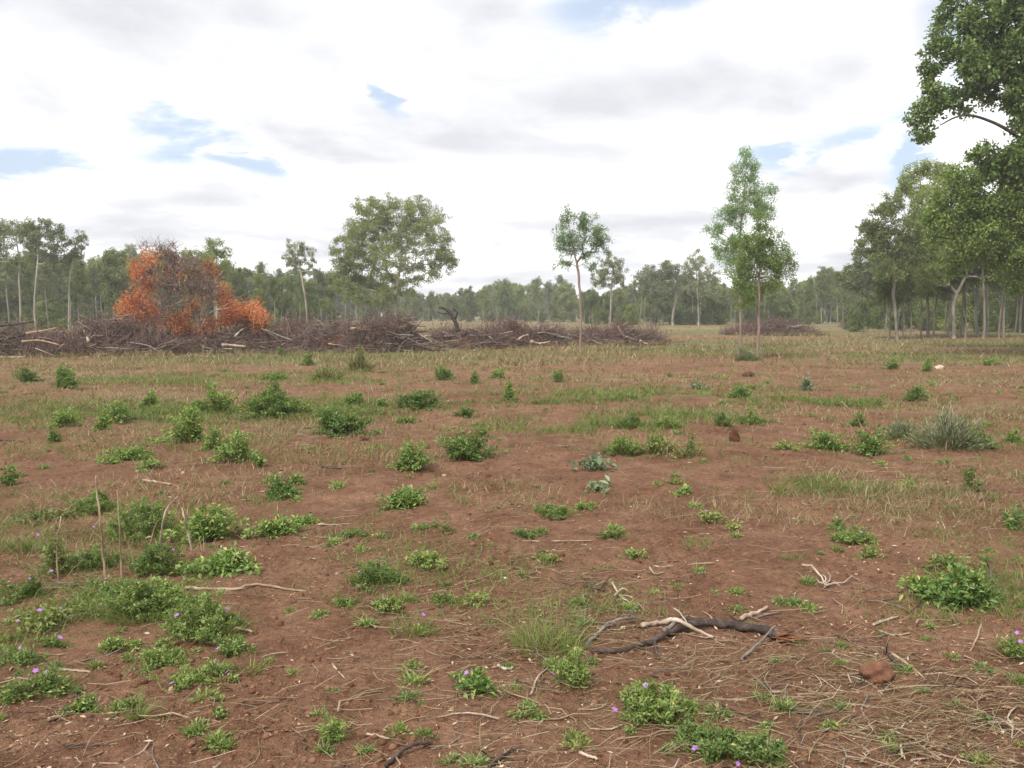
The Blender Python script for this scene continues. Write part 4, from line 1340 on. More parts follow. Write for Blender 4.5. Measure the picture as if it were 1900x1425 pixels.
# logs and snags showing on the windrow
LOGS = [
    ('pale fallen log on the grass at the left edge of the windrow', [(-6, 672), (20, 668), (48, 662)], 6, 29.0, 'palewood'),
    ('orange-tan log slanting across the left brush heap', [(48, 619), (80, 614), (105, 608)], 7, 28.8, 'tanwood'),
    ('dark long trunk lying along the top of the left brush heap', [(-20, 606), (20, 602), (62, 597)], 9, 30.0, 'charwood'),
    ('white broken branch stump standing on the left brush heap', [(164, 634), (161, 624), (156, 614)], 7, 29.0, 'palewood'),
    ('pale log lying at the right foot of the orange fallen tree', [(412, 640), (434, 641), (456, 643)], 8, 30.0, 'palewood'),
    ('pale slanting branch above the log right of the orange tree', [(436, 624), (444, 616), (452, 610)], 6, 30.2, 'palewood'),
    ('thin pale stick on the ground below the orange fallen tree', [(348, 662), (362, 658), (378, 662), (402, 666)], 4, 29.5, 'tanwood'),
    ('pale curved log on the brush heap left of the lone sapling', [(962, 630), (970, 624), (980, 621)], 6, 34.5, 'palewood'),
    ('grey dead branches fanned out on the heap right of the orange tree', [(492, 612), (515, 622), (545, 632)], 6, 31.0, 'greywood'),
    ('white broken log tip at the right end of the windrow', [(1188, 632), (1194, 636), (1202, 638)], 6, 39.0, 'palewood'),
    ('dark log lying at the foot of the heap with the snag', [(785, 645), (800, 650), (828, 652)], 7, 33.0, 'charwood'),
    ('yellowish slanting pole leaning on the heap before the dome tree', [(690, 620), (702, 600), (716, 578)], 4, 34.0, 'tanwood'),
    ('rust-brown log lying along the left brush heap', [(40, 634), (75, 632), (110, 640)], 7, 28.6, 'tanwood'),
    ('reddish log half buried in the heap behind the lone sapling', [(985, 634), (1000, 638), (1020, 634)], 9, 34.5, 'tanwood'),
]
for lab, pts, rp, Yl, mt in LOGS:
    P = np.array([at(a, b, Yl + 0.25 * math.sin(i * 1.7)) for i, (a, b) in enumerate(pts)])
    r = rp * 0.5 * Yl / F
    for p_ in P:
        p_[2] = max(p_[2], float(terrain(p_[0], p_[1])) + r * 0.9)
    base = P[0].copy()
    Q = catmull(P - base, 4)
    g = Geo()
    r = r * 0.75
    g.tubes(Q[None], np.linspace(r, r * 0.45, len(Q))[None] * (1 + RNG.normal(0, 0.08, (1, len(Q)))), 8)
    o = obj('dead_log', g.mesh('dead_log', M[mt], True), None, tuple(base))
    tag(o, lab, 'log', 'logs lying on the brush windrow')
sn = at(850, 615, 33.6)
t = thing('dead_snag', 'dark crooked dead snag poking up from the heap right of the dome tree', 'snag', tuple(sn))
for pts, r in (([(850, 615), (846, 600), (838, 585), (828, 574), (815, 570)], 9), ([(843, 592), (848, 580), (840, 572)], 6), ([(835, 580), (822, 582), (810, 578)], 4)):
    Q = catmull(np.array([at(a, b, 33.6) for a, b in pts]) - sn, 4)
    rr = r * 0.5 * 33.6 / F
    g = Geo()
    g.tubes(Q[None], np.linspace(rr, rr * 0.45, len(Q))[None], 7)
    obj('snag_branch', g.mesh('snag_branch', M['charwood'], True), t)

# ------------------------------------------------------------------ stones and clods


def rock(name, label, px, py, wpx, hpx, mat, cat, seed):
    x, y, z = [float(v) for v in ground(px, py)]
    s = y / F
    w, h = wpx * s, hpx * s * 0.9
    nu, nv = 28, 15
    uu, vv = np.meshgrid(np.linspace(0, 2 * math.pi, nu, endpoint=False), np.linspace(0.02, 0.98, nv))
    d = np.stack([np.cos(uu) * np.sin(vv * math.pi), np.sin(uu) * np.sin(vv * math.pi), np.cos(vv * math.pi)], -1)
    k = 1 + 0.15 * fbm(d[..., 0] * 1.6 + seed, d[..., 1] * 1.6 + d[..., 2] * 2.1, seed, 3) + 0.12 * fbm(d[..., 0] * 4, d[..., 2] * 5 + d[..., 1] * 3, seed, 3)
    V = (d * k[..., None] * np.array([w / 2, w * 0.36, h * 0.55])).reshape(-1, 3)
    i = np.arange(nv - 1)[:, None] * nu + np.arange(nu)[None, :]
    j = np.arange(nv - 1)[:, None] * nu + (np.arange(nu)[None, :] + 1) % nu
    Q = np.stack([i, i + nu, j + nu, j], -1).reshape(-1, 4)
    caps = [np.arange(nu)[None, :], (np.arange(nu)[::-1] + (nv - 1) * nu)[None, :]]
    me = mesh_np(name, V, [Q] + caps, M[mat], None, True)
    o = obj(name, me, None, (x, y + w * 0.3, z + h * 0.22))
    o.rotation_euler = (0, 0.12, seed)
    tag(o, label, cat)


rock('rusty_stone', 'rusty red-brown stone half sunk in the straw at lower right', 1637, 1268, 74, 46, 'stone', 'stone', 1)
rock('dark_clod', 'upright dark red clod on bare soil right of centre', 1364, 820, 22, 32, 'redclod', 'clod', 2)
rock('dark_clod', 'small dark red clod in the far grass right of the sapling pair', 1390, 703, 22, 12, 'redclod', 'clod', 3)
rock('pink_stone', 'pale pink stone beside the small dark weed at the far right', 1746, 684, 20, 9, 'pinkstone', 'stone', 4)
rock('pink_stone', 'pale pink boulder on the windrow left of the lone sapling', 1012, 640, 14, 9, 'pinkstone', 'stone', 5)
rock('pale_stone', 'small cream stone right of the two-lobed dark weed', 824, 884, 11, 6, 'tanwood', 'stone', 6)
rock('dark_clod', 'dark clod at the right foot of the widest dark weed', 675, 818, 20, 10, 'redclod', 'clod', 7)
rock('white_stone', 'tiny white stone left of the sprawling leafy weed', 339, 880, 7, 7, 'pinkstone', 'stone', 8)

# ------------------------------------------------------------------ weeds


def flower_mesh():
    g = Geo()
    for k in range(5):
        a = k / 5 * 2 * math.pi
        D = np.array([[math.cos(a), math.sin(a), 0.25]])
        g.leaves(np.zeros((1, 3)), D, np.array([[0, 0, 1.0]]), [0.016], [0.017], np.array([0.3 + 0.12 * k]), 0.05, 0.05)
    return g.mesh('flower', M['flower'])


FLOWER = flower_mesh()


def weed(px, pyb, wpx, hpx, kind, label, flowers=0, name=None, cat='weed', group=None, dens=1.0):
    """a weed whose foliage spans wpx x hpx in the photograph and touches the soil at pyb"""
    x, y, z = [float(v) for v in ground(px, pyb)]
    s = math.hypot(y, CH) / F
    w, hv = wpx * s * 1.06, hpx * s * 1.08
    sn_ = CH / math.hypot(y, CH)
    dep = min(0.8 * w, 0.62 * hv / sn_)
    h = max(0.4 * hv, hv - 0.8 * dep * sn_)
    h *= 1.04 if kind == 'bush' else (1.3 if kind == 'vine' and px < 480 and pyb > 900 else 1.0)
    cy = y + dep * 0.45
    cz = float(terrain(x, cy))
    t = thing(name or {'bush': 'leafy_weed', 'vine': 'creeping_weed', 'grass': 'grass_tuft', 'wisp': 'wispy_shrub', 'pale': 'yellow_green_weed', 'blue': 'sucker_shoot'}[kind],
              label, cat, (x, cy, cz - 0.008), 0, group or 'weeds growing on the cleared soil')
    near = y
    par = {'bush': dict(L=0.038, ar=0.42, mat='weed', den=3.3), 'vine': dict(L=0.019, ar=0.38, mat='vine', den=2.7), 'pale': dict(L=0.032, ar=0.4, mat='pale', den=1.5),
           'wisp': dict(L=0.06, ar=0.13, mat='wisp', den=1.6), 'grass': dict(L=0.04, ar=0.3, mat='vine', den=1.0), 'blue': dict(L=0.075, ar=0.5, mat='blueleaf', den=2.0)}[kind]
    L0 = max(par['L'], 2.2 * near / F)
    m = int(np.clip(30 * (w * dep) / 0.12 + 14, 16, 130))
    # stem tips over an uneven dome
    a = RNG.uniform(0, 2 * math.pi, m)
    r = np.minimum(np.sqrt(RNG.random(m)) * RNG.uniform(0.55, 1.2, m), 1.0)
    lob = 0.78 + 0.62 * vnoise(np.cos(a) * 1.3 + px, np.sin(a) * 1.3 + pyb, 5)
    ex, ey = np.cos(a) * r * w / 2 * lob * 1.15, np.sin(a) * r * dep / 2 * lob * 1.15
    ez = h * (np.sqrt(np.clip(1.05 - r ** 2, 0, 1)) * RNG.uniform(0.35, 1.15, m) * (0.85 + 0.5 * vnoise(ex / (w * 0.3) + px, ey / (w * .3), 8)))
    bx, by = ex * 0.35 + RNG.normal(0, w * 0.06, m), ey * 0.35 + RNG.normal(0, dep * 0.06, m)
    if kind in ('vine', 'pale', 'grass'):
        bx, by = ex * 0.7 + RNG.normal(0, w * 0.05, m), ey * 0.7 + RNG.normal(0, dep * 0.05, m)
    tipz = np.maximum(ez, 0.012)
    gzb = terrain(x + bx, cy + by) - cz
    B = np.stack([bx, by, gzb], -1)
    E = np.stack([ex, ey, tipz + (terrain(x + ex, cy + ey) - cz)], -1)
    Mid = (B + E) / 2 + np.stack([0 * bx, 0 * by, tipz * 0.22], -1) + RNG.normal(0, 0.06, (m, 3)) * h
    Mid[:, 2] = np.maximum(Mid[:, 2], gzb + 0.004)
    rs = max(0.0025, 0.6 * near / F)
    if kind != 'grass':
        g = Geo()
        g.tubes(np.stack([B, Mid, E], 1), np.tile([rs, rs * 0.8, rs * 0.5], (m, 1)), 3, RNG.random(m), cap=False)
        obj('stems', g.mesh('stems', M['stem']), t)['kind'] = 'stuff'
        nl = int(np.clip(dens * par['den'] * (w * h + 0.6 * w * dep) / (L0 * L0 * par['ar']), 40, 7000))
        k = RNG.integers(0, m, nl)
        u = RNG.random(nl) ** 0.7
        u = 0.12 + 0.9 * u
        P = ((1 - u) ** 2)[:, None] * B[k] + (2 * u * (1 - u))[:, None] * (2 * Mid[k] - 0.5 * (B[k] + E[k])) + (u * u)[:, None] * E[k]
        P = P + RNG.normal(0, 1, (nl, 3)) * L0 * np.array([0.55, 0.55, 0.35])
        P[:, 2] = np.maximum(P[:, 2], gzb[k] + 0.006)
        out = nrm(E[k] - B[k])
        if kind == 'wisp':
            D = nrm(out + rdir(nl) * 0.45 + np.array([0, 0, 0.5]))
        else:
            D = nrm(rdir(nl) + out * 0.7)
            D[:, 2] = D[:, 2] * 0.7 + 0.12
        Nn = rdir(nl, 1.1)
        L = L0 * RNG.uniform(0.6, 1.35, nl)
        tone = RNG.normal(0, 0.14, m)[k]
        tip = np.clip(u, 0, 1) * 0.16
        rnd = np.clip(RNG.normal(0.36, 0.17, nl) + tone + tip, 0, 0.9)
        rnd[RNG.random(nl) < 0.035] = 1.0
        g = Geo()
        g.leaves(P, D, Nn, L, L * par['ar'] * RNG.uniform(0.8, 1.25, nl), rnd, 0.22, 0.22)
        obj('foliage', g.mesh('foliage', M[par['mat']]), t)
    if kind in ('grass', 'vine', 'wisp', 'pale'):
        nb = int((190 if kind == 'grass' else 8 if kind == 'wisp' else 100 if kind == 'vine' else 40) * dens * np.clip((w * dep) / 0.06, 0.5, 4.0))
        a = RNG.uniform(0, 2 * math.pi, nb)
        r = np.sqrt(RNG.random(nb)) * 0.75
        bx, by = np.cos(a) * r * w / 2, np.sin(a) * r * dep / 2
        P = np.stack([bx, by, terrain(x + bx, cy + by) - cz], -1)
        D = np.stack([np.cos(a) * r * 0.8 + RNG.normal(0, 0.35, nb), np.sin(a) * r * 0.8 + RNG.normal(0, 0.35, nb), np.ones(nb)], -1)
        g = Geo()
        g.blades(P, D, h * RNG.uniform(0.5, 1.25, nb), np.full(nb, max(0.004, 1.3 * near / F)) * RNG.uniform(0.7, 1.4, nb), RNG.random(nb), RNG.uniform(0.1, 1.0, nb) if False else 0.5, 3)
        obj('blades', g.mesh('blades', M['grass' if kind != 'pale' else 'drygrass']), t)['kind'] = 'stuff'
    for i in range(flowers):
        a = RNG.uniform(0, 2 * math.pi)
        r = math.sqrt(RNG.random())
        fx, fy = math.cos(a) * r * w * 0.5, math.sin(a) * r * dep * 0.5 - dep * 0.1
        o = obj('flower', FLOWER, t, (fx, fy, max(0.02, h * (1 - r * r) * 0.8 + 0.035)))
        o.rotation_euler = (RNG.uniform(0.2, 0.9), RNG.uniform(-0.4, 0.4), RNG.uniform(0, 6))
        k = RNG.uniform(0.65, 1.0)
        o.scale = (k, k, k)
    return t


WEEDS = [
    (868, 860, 108, 76, 'bush', 'bushy two-lobed dark green weed standing in the middle of the bare soil'),
    (757, 880, 80, 54, 'bush', 'rounded leafy weed just left of the two-lobed dark weed'),
    (740, 950, 106, 60, 'bush', 'rounded leafy weed below the one left of the two-lobed weed'),
    (625, 815, 122, 78, 'bush', 'widest tallest dark green weed of the left-hand weed row'),
    (490, 781, 142, 60, 'bush', 'long mounded dark weed left of the widest weed in the row'),
    (402, 768, 62, 50, 'bush', 'upright pointed weed at the upper left end of the weed row'),
    (358, 768, 52, 30, 'bush', 'low weed touching the left of the upright pointed weed'),
    (340, 828, 98, 62, 'bush', 'spreading dark weed below the upright pointed weed'),
    (432, 862, 74, 60, 'bush', 'pointed bright weed at the lower end of the left weed row'),
    (392, 838, 46, 36, 'bush', 'small weed wedged between the spreading and the pointed bright weed'),
    (476, 868, 28, 20, 'bush', 'tiny weed at the right foot of the pointed bright weed'),
    (216, 860, 102, 36, 'bush', 'low wide arching weed on bare soil at the left'),
    (271, 874, 38, 20, 'bush', 'small low weed right below the arching weed'),
    (210, 784, 60, 32, 'bush', 'mid-sized weed left of the weed row, upper of two'),
    (184, 800, 40, 38, 'bush', 'dark narrow weed left of the weed row, lower of two'),
    (106, 796, 60, 32, 'bush', 'loose weed at far left on the edge of the bare strip'),
    (94, 821, 30, 22, 'bush', 'tiny sparse weed on the bare strip at far left'),
    (6, 903, 34, 32, 'bush', 'dark weed cut by the left edge of the photo'),
    (100, 723, 76, 36, 'bush', 'dark bushy weed near the left edge in front of the windrow'),
    (42, 709, 40, 27, 'bush', 'small dark round weed left of the dark bushy one by the windrow'),
    (270, 758, 40, 30, 'bush', 'small upright weed above the spreading dark weed'),
    (508, 929, 84, 40, 'bush', 'light green leafy weed alone on bare soil left of centre'),
    (545, 900, 36, 22, 'bush', 'small sprigs behind the light green leafy weed'),
    (655, 754, 46, 34, 'bush', 'small weed just behind the widest dark weed'),
    (704, 755, 40, 20, 'bush', 'low weed right of the slim pale stalk'),
    (772, 768, 104, 42, 'bush', 'sprawling bright weed behind the two-lobed dark weed'),
    (752, 786, 46, 16, 'bush', 'small flat weed under the sprawling bright weed'),
    (820, 706, 44, 27, 'bush', 'bushy weed far back left of centre'),
    (925, 703, 26, 20, 'bush', 'tiny dark weed far back in the middle'),
    (945, 739, 38, 31, 'bush', 'round solitary weed at the left end of the green grass strip'),
    (1035, 709, 26, 27, 'bush', 'narrow dark weed far back right of the round solitary weed'),
    (568, 679, 30, 20, 'bush', 'small rounded weed in the grass below the orange tree'),
    (862, 775, 36, 26, 'bush', 'small weed above the two-lobed dark weed'),
    (880, 712, 22, 20, 'bush', 'tiny weed between the bushy and the dark weed far back'),
    (520, 660, 22, 14, 'bush', 'tiny weed at the foot of the windrow right of the orange tree'),
    (1380, 739, 54, 30, 'bush', 'dark weed at the right end of the green grass strip'),
    (1710, 746, 50, 34, 'bush', 'dark round weed standing out on the right grass strip'),
    (1500, 726, 28, 26, 'blue', 'small blue-grey shoot between the two dark weeds of the grass strip'),
    (1298, 724, 26, 16, 'blue', 'pale blue-green shoot in the grass left of the sapling pair'),
    (1725, 690, 26, 24, 'bush', 'small pointed dark weed next to the pink stone'),
    (1660, 685, 30, 16, 'bush', 'low weed left of the pink stone'),
    (1840, 678, 34, 14, 'bush', 'low dark weed near the right edge far back'),
    (1630, 851, 80, 50, 'bush', 'deep green round weed at the foot of the slanting stalk'),
    (1544, 840, 84, 36, 'bush', 'long low weed joined to the left of the deep green round weed'),
    (1600, 796, 44, 18, 'bush', 'small weed crossed by the slanting stalk'),
    (1785, 840, 140, 70, 'wisp', 'large feathery grey-green shrub at the right'),
    (1690, 818, 100, 44, 'wisp', 'faint wispy grey plant left of the feathery shrub'),
    (1825, 836, 80, 48, 'bush', 'dark green weed growing at the right foot of the feathery shrub'),
    (1888, 822, 34, 18, 'bush', 'small dark weed at the right edge beyond the feathery shrub'),
    (1105, 876, 62, 40, 'blue', 'grey-green leafy sucker shoot on bare soil right of centre'),
    (1160, 846, 92, 40, 'vine', 'feathery green weed right of the grey-green sucker shoot'),
    (1224, 846, 96, 52, 'pale', 'thin yellow-green weed at the middle of the right-centre clump'),
    (1286, 852, 40, 46, 'pale', 'upright yellow-green weed at the right end of the right-centre clump'),
    (1345, 792, 44, 26, 'vine', 'low green weed left of the dark upright clod'),
    (1402, 790, 84, 24, 'vine', 'low green weed right of the dark upright clod'),
    (1172, 797, 62, 30, 'vine', 'green weed above the thin yellow-green weed'),
    (1242, 797, 54, 24, 'vine', 'green weed right above the thin yellow-green weed'),
    (1273, 921, 40, 18, 'bush', 'single small bright weed on open bare soil right of centre'),
    (1255, 900, 40, 12, 'pale', 'flat pale weed sprig just left of the single small bright weed'),
    (1112, 915, 34, 16, 'blue', 'flat grey-green shoot below the leafy sucker shoot'),
    (366, 1012, 124, 80, 'bush', 'dense dark leafy weed at the right of the big left patch'),
    (403, 1074, 158, 58, 'bush', 'broad-leaved sprawling weed below the dense dark weed'),
    (505, 1001, 110, 46, 'bush', 'broad-leaved sprawling weed right of the dense dark weed'),
    (560, 976, 60, 20, 'bush', 'small leafy runner right of the sprawling weed at middle left'),
    (225, 1008, 220, 76, 'vine', 'wide soft weed mat around the foot of the dead stalks', 5),
    (270, 1070, 120, 60, 'vine', 'soft fine-leaved weed below the stalks in the left patch', 2),
    (240, 1168, 170, 84, 'vine', 'tall bushy front mound of the big left weed patch', 1),
    (355, 1200, 170, 84, 'vine', 'fine-leaved mound right of the tall bushy front mound', 2),
    (345, 1282, 116, 62, 'vine', 'weed with several purple flowers below the fine-leaved mound', 4),
    (280, 1245, 100, 50, 'vine', 'loose weed left of the purple-flowered one', 0),
    (460, 1254, 64, 52, 'grass', 'thin green grass tuft right of the purple-flowered weed', 2),
    (62, 1305, 140, 58, 'vine', 'dense low weed mat at the bottom left edge', 2),
    (142, 1326, 90, 30, 'vine', 'sparse flat weed right of the dense low mat at bottom left', 3),
    (60, 1180, 130, 60, 'pale', 'yellowish weedy patch at the left edge', 3),
    (25, 1120, 90, 50, 'vine', 'soft weed at the left edge level with the long kinked stick', 3),
    (85, 1080, 90, 70, 'pale', 'airy yellow-green weed left of the dead stalks', 1),
    (30, 1030, 90, 50, 'grass', 'thin grassy weed at the left edge above the airy one', 2),
    (60, 975, 120, 30, 'pale', 'low pale weed strip at the left edge of the bare soil', 0),
    (80, 1205, 60, 30, 'vine', 'small weed by the forked stick at the left edge', 1),
    (690, 1096, 124, 66, 'vine', 'leafy weed mound at lower centre-left with a purple flower', 2),
    (790, 1062, 84, 40, 'vine', 'straggling weed right of the leafy mound at centre-left', 0),
    (760, 1188, 96, 60, 'grass', 'flopping bright grass-like weed at lower centre-left', 2),
    (720, 1142, 66, 36, 'vine', 'small weed above the flopping grass-like weed', 1),
    (640, 1130, 46, 26, 'vine', 'small weed left of the flopping grass-like weed', 0),
    (880, 1125, 74, 26, 'pale', 'thin pale weed right of the small weeds at centre', 0),
    (820, 1122, 60, 22, 'vine', 'flat weed left of the thin pale weed at centre', 0),
    (915, 1076, 62, 28, 'grass', 'flat grass-like weed at centre above the flopping one', 0),
    (976, 1001, 50, 22, 'vine', 'small bright weed on soil above the half buried twig', 0),
    (1030, 964, 84, 34, 'vine', 'creeping weed with lilac flowers in the centre', 2),
    (1080, 950, 44, 26, 'vine', 'small weed right of the lilac-flowered creeper', 0),
    (1136, 1002, 56, 32, 'vine', 'small weed at the right end of the half buried twig', 0),
    (785, 986, 46, 22, 'vine', 'little weed below the rounded leafy weeds, left of two', 0),
    (828, 992, 24, 30, 'pale', 'little yellowish weed below the rounded leafy weeds, right of two', 0),
    (655, 998, 76, 22, 'vine', 'flat weed on bare soil by the bleached stick', 0),
    (1012, 1046, 54, 28, 'pale', 'pale sprig weed at centre right of the bent brown twig', 0),
    (1128, 1062, 42, 20, 'grass', 'small grass tuft left of the twig tangle', 0),
    (1180, 1040, 40, 22, 'vine', 'tiny weed above the twig tangle', 0),
    (1020, 1228, 150, 100, 'grass', 'tall wispy pale grass tuft left of the splintered branch', 1),
    (1066, 1290, 92, 74, 'vine', 'bright soft weed at the foot of the wispy grass tuft', 1),
    (878, 1297, 76, 56, 'bush', 'small bright leafy weed at lower centre with purple flowers beside it', 2),
    (945, 1294, 50, 38, 'grass', 'small grass tuft right of the bright leafy weed at lower centre', 0),
    (972, 1338, 54, 24, 'vine', 'flat little weed below the grass tuft at lower centre', 0),
    (1236, 1352, 160, 96, 'vine', 'thick bright green clover-like weed mat at the bottom right of centre', 2, 1.3),
    (1372, 1424, 180, 92, 'vine', 'second thick bright mat continuing to the bottom edge', 1, 1.3),
    (1300, 1022, 62, 32, 'grass', 'small drooping grass weed right of centre with one flower', 1),
    (1325, 974, 56, 40, 'pale', 'pale airy weed with lilac flowers above the drooping grass weed', 2),
    (1366, 988, 34, 32, 'pale', 'yellowish sprig right of the pale airy weed', 0),
    (1595, 1012, 100, 42, 'vine', 'low green weed on bare soil at the right', 1),
    (1625, 1042, 62, 28, 'pale', 'yellow-tinged weed below the low green weed at the right', 0),
    (1558, 986, 34, 28, 'vine', 'small weed above the low green weed at the right', 0),
    (1835, 1148, 200, 96, 'bush', 'large deep green leafy weed at the right edge'),
    (1728, 1112, 92, 52, 'bush', 'lighter leafy weed left of the large deep green one'),
    (1790, 1068, 110, 46, 'pale', 'pale weed behind the large deep green one', 0),
    (1893, 1228, 44, 64, 'vine', 'weed with purple flowers cut by the right edge', 5),
    (1888, 985, 36, 40, 'bush', 'green weed cut by the right edge above the large one'),
    (1692, 912, 40, 24, 'pale', 'thin yellow-green weed below the feathery shrub, left of three', 0),
    (1748, 914, 36, 20, 'grass', 'low dark grass tuft below the feathery shrub, middle of three', 0),
    (1812, 914, 54, 46, 'pale', 'taller yellow-green weed below the feathery shrub, right of three', 0),
    (1480, 1042, 56, 24, 'grass', 'fine grass tuft above the pale root tangle', 0),
    (616, 1380, 40, 56, 'vine', 'small upright weed near the bottom left of centre', 0),
    (1550, 1357, 44, 18, 'vine', 'tiny weed in the straw above the thick bright mats', 0),
    (252, 1338, 26, 52, 'grass', 'thin seedling stalk on bare soil at lower left', 0),
    (405, 1330, 22, 14, 'vine', 'tiny round seedling on bare soil at lower left', 0),
    (400, 1304, 20, 12, 'vine', 'tiny seedling just above the round one at lower left', 0),
    (500, 705, 60, 16, 'vine', 'low weed in the grass left of the long mounded weed', 0),
    (1460, 838, 60, 18, 'pale', 'thin weed left of the long low weed at right', 0),
    (600, 706, 60, 34, 'pale', 'airy yellow-green tuft in the grass below the windrow', 0),
    (665, 690, 50, 34, 'pale', 'upright yellowish tuft at the foot of the windrow', 0),
    (1172, 632, 22, 20, 'pale', 'small yellow-green shrub at the right end of the windrow', 0),
    (1390, 668, 50, 26, 'wisp', 'grey dead tuft at the foot of the sapling pair', 0),
    (160, 960, 110, 40, 'vine', 'soft weed behind the tallest straight dead stalk', 2),
    (150, 1060, 110, 50, 'vine', 'soft green weed at the foot of the tallest dead stalk', 1),
    (200, 1120, 120, 50, 'vine', 'weed filling between the stalks and the tall front mound', 1),
    (420, 1225, 90, 40, 'vine', 'thin weed at the right end of the fine-leaved mound', 2),
    (130, 1150, 90, 40, 'pale', 'yellow-tinged weed left of the tall front mound', 0),
    (290, 1130, 110, 50, 'vine', 'weed just above the tall front mound', 0),
    (20, 1240, 70, 40, 'vine', 'ragged weed at the left edge above the dense low mat', 2),
    (200, 1215, 90, 36, 'vine', 'thin low weed under the tall front mound', 0),
    (1295, 1395, 110, 60, 'vine', 'bright weed joining the two thick bright mats', 1, 1.2),
    (880, 1000, 30, 12, 'vine', 'tiny low sprig on open soil left of the half buried twig', 0),
]
for wd in WEEDS:
    fl = wd[6] if len(wd) > 6 else 0
    de = wd[7] if len(wd) > 7 else 1.0
    weed(*wd[:6], flowers=fl, dens=de, cat='shrub' if wd[4] == 'wisp' else ('grass' if wd[4] == 'grass' else 'weed'))

# ------------------------------------------------------------------ small sprouts, copies


def sprout_variant(k):
    g = Geo()
    n = 90
    d = rdir(n, 0.35)
    P = d * RNG.random(n)[:, None] * np.array([0.05, 0.05, 0.025])
    P[:, 2] = np.abs(P[:, 2])
    L = RNG.uniform(0.012, 0.026, n)
    g.leaves(P, nrm(d + np.array([0, 0, 0.25])), rdir(n, 1.0), L, L * 0.45, np.clip(RNG.normal(0.5, 0.2, n), 0, 1), 0.2, 0.2)
    if k % 2:
        m = 26
        a = RNG.uniform(0, 6.28, m)
        g.blades(RNG.normal(0, 0.015, (m, 3)) * np.array([1, 1, 0]), np.stack([np.cos(a) * 0.7, np.sin(a) * 0.7, np.ones(m)], -1), RNG.uniform(0.04, 0.11, m), np.full(m, 0.006), RNG.random(m), 0.6, 2)
    return g.mesh('sprout_leaves', M['vine'] if k < 4 else M['pale'])


SPR = [sprout_variant(k) for k in range(6)]
def short(l):
    for sep in (' with ', ', '):
        c = l.split(sep)[0]
        if len(c.split()) >= 4:
            l = c
    return l


WMARKS = [(w_[0], w_[1], short(w_[5])) for w_ in WEEDS]
cnt = 0
while cnt < 290:
    py = 690 + 735 * random.random() ** 1.3
    px = random.uniform(-30, 1930)
    x, y, z = [float(v) for v in ground(px, py)]
    b = max(float(region(px, py, *c)) for c in BARE[:2])
    if random.random() < b * 0.85:
        continue
    lab = beside('tiny sprout', px, py, WMARKS, tries=70)
    o = obj('weed_sprout', random.choice(SPR), None, (x, y, z))
    s = random.uniform(0.5, 1.25) * (1 + 0.08 * max(0, y - 5))
    o.scale = (s, s, s * random.uniform(0.7, 1.2))
    o.rotation_euler = (0, 0, random.uniform(0, 6.28))
    tag(o, lab, 'weed', 'tiny weed sprouts on the cleared soil')
    cnt += 1

# ------------------------------------------------------------------ loose twigs, copies


def twig_variant():
    n = 5
    t = np.linspace(-0.5, 0.5, n)
    P = np.stack([t * 0.22, RNG.normal(0, 0.008, n) + 0.03 * RNG.normal() * (0.25 - t * t) * 4, 0.003 + RNG.uniform(0, 0.006, n)], -1)
    g = Geo()
    r = RNG.uniform(0.0025, 0.005)
    g.tubes(P[None], np.linspace(r, r * 0.5, n)[None], 5)
    if RNG.random() < 0.5:
        q = P[2] + np.array([[0, 0, 0], [0.03, 0.02, 0.008], [0.07, 0.035, 0.006]])
        g.tubes(q[None], np.array([[r * 0.6, r * 0.5, r * 0.3]]), 4)
    return g


TW = []
for mt in ('tanwood', 'palewood', 'tanwood', 'greywood', 'charwood', 'tanwood'):
    for _ in range(2):
        TW.append((twig_variant().mesh('twig', M[mt], True), mt))
TWL = {'tanwood': 'tan', 'palewood': 'bleached pale', 'greywood': 'grey', 'charwood': 'dark'}
for i in range(230):
    py = 800 + 640 * random.random() ** 0.8
    px = random.uniform(-30, 1930)
    if random.random() < 0.35:
        px, py = random.gauss(1600, 190), random.uniform(1120, 1430)
    x, y, z = [float(v) for v in ground(px, py)]
    me, mt = random.choice(TW)
    o = obj('loose_twig', me, None, (x, y, z + 0.004))
    s = random.uniform(0.35, 1.15) * (1 + 0.05 * max(0, y - 5))
    o.scale = (s, s, s)
    o.rotation_euler = (random.uniform(-0.1, 0.1), random.uniform(-0.12, 0.12), random.uniform(0, 6.28))
    tag(o, beside('short %s twig' % TWL[mt], px, py, WMARKS, tries=70), 'twig', 'loose twigs on the soil')

# ------------------------------------------------------------------ litter, clods, straw, grass: stuff


def scatter_px(n, y0, y1, powr=1.0, x0=-450, x1=2350):
    py = y0 + (y1 - y0) * RNG.random(n) ** powr
    px = RNG.uniform(x0, x1, n)
    x, y, z = ground(px, py)
    return px, py, np.stack([x, y, z + fine_relief(x, y)], -1)


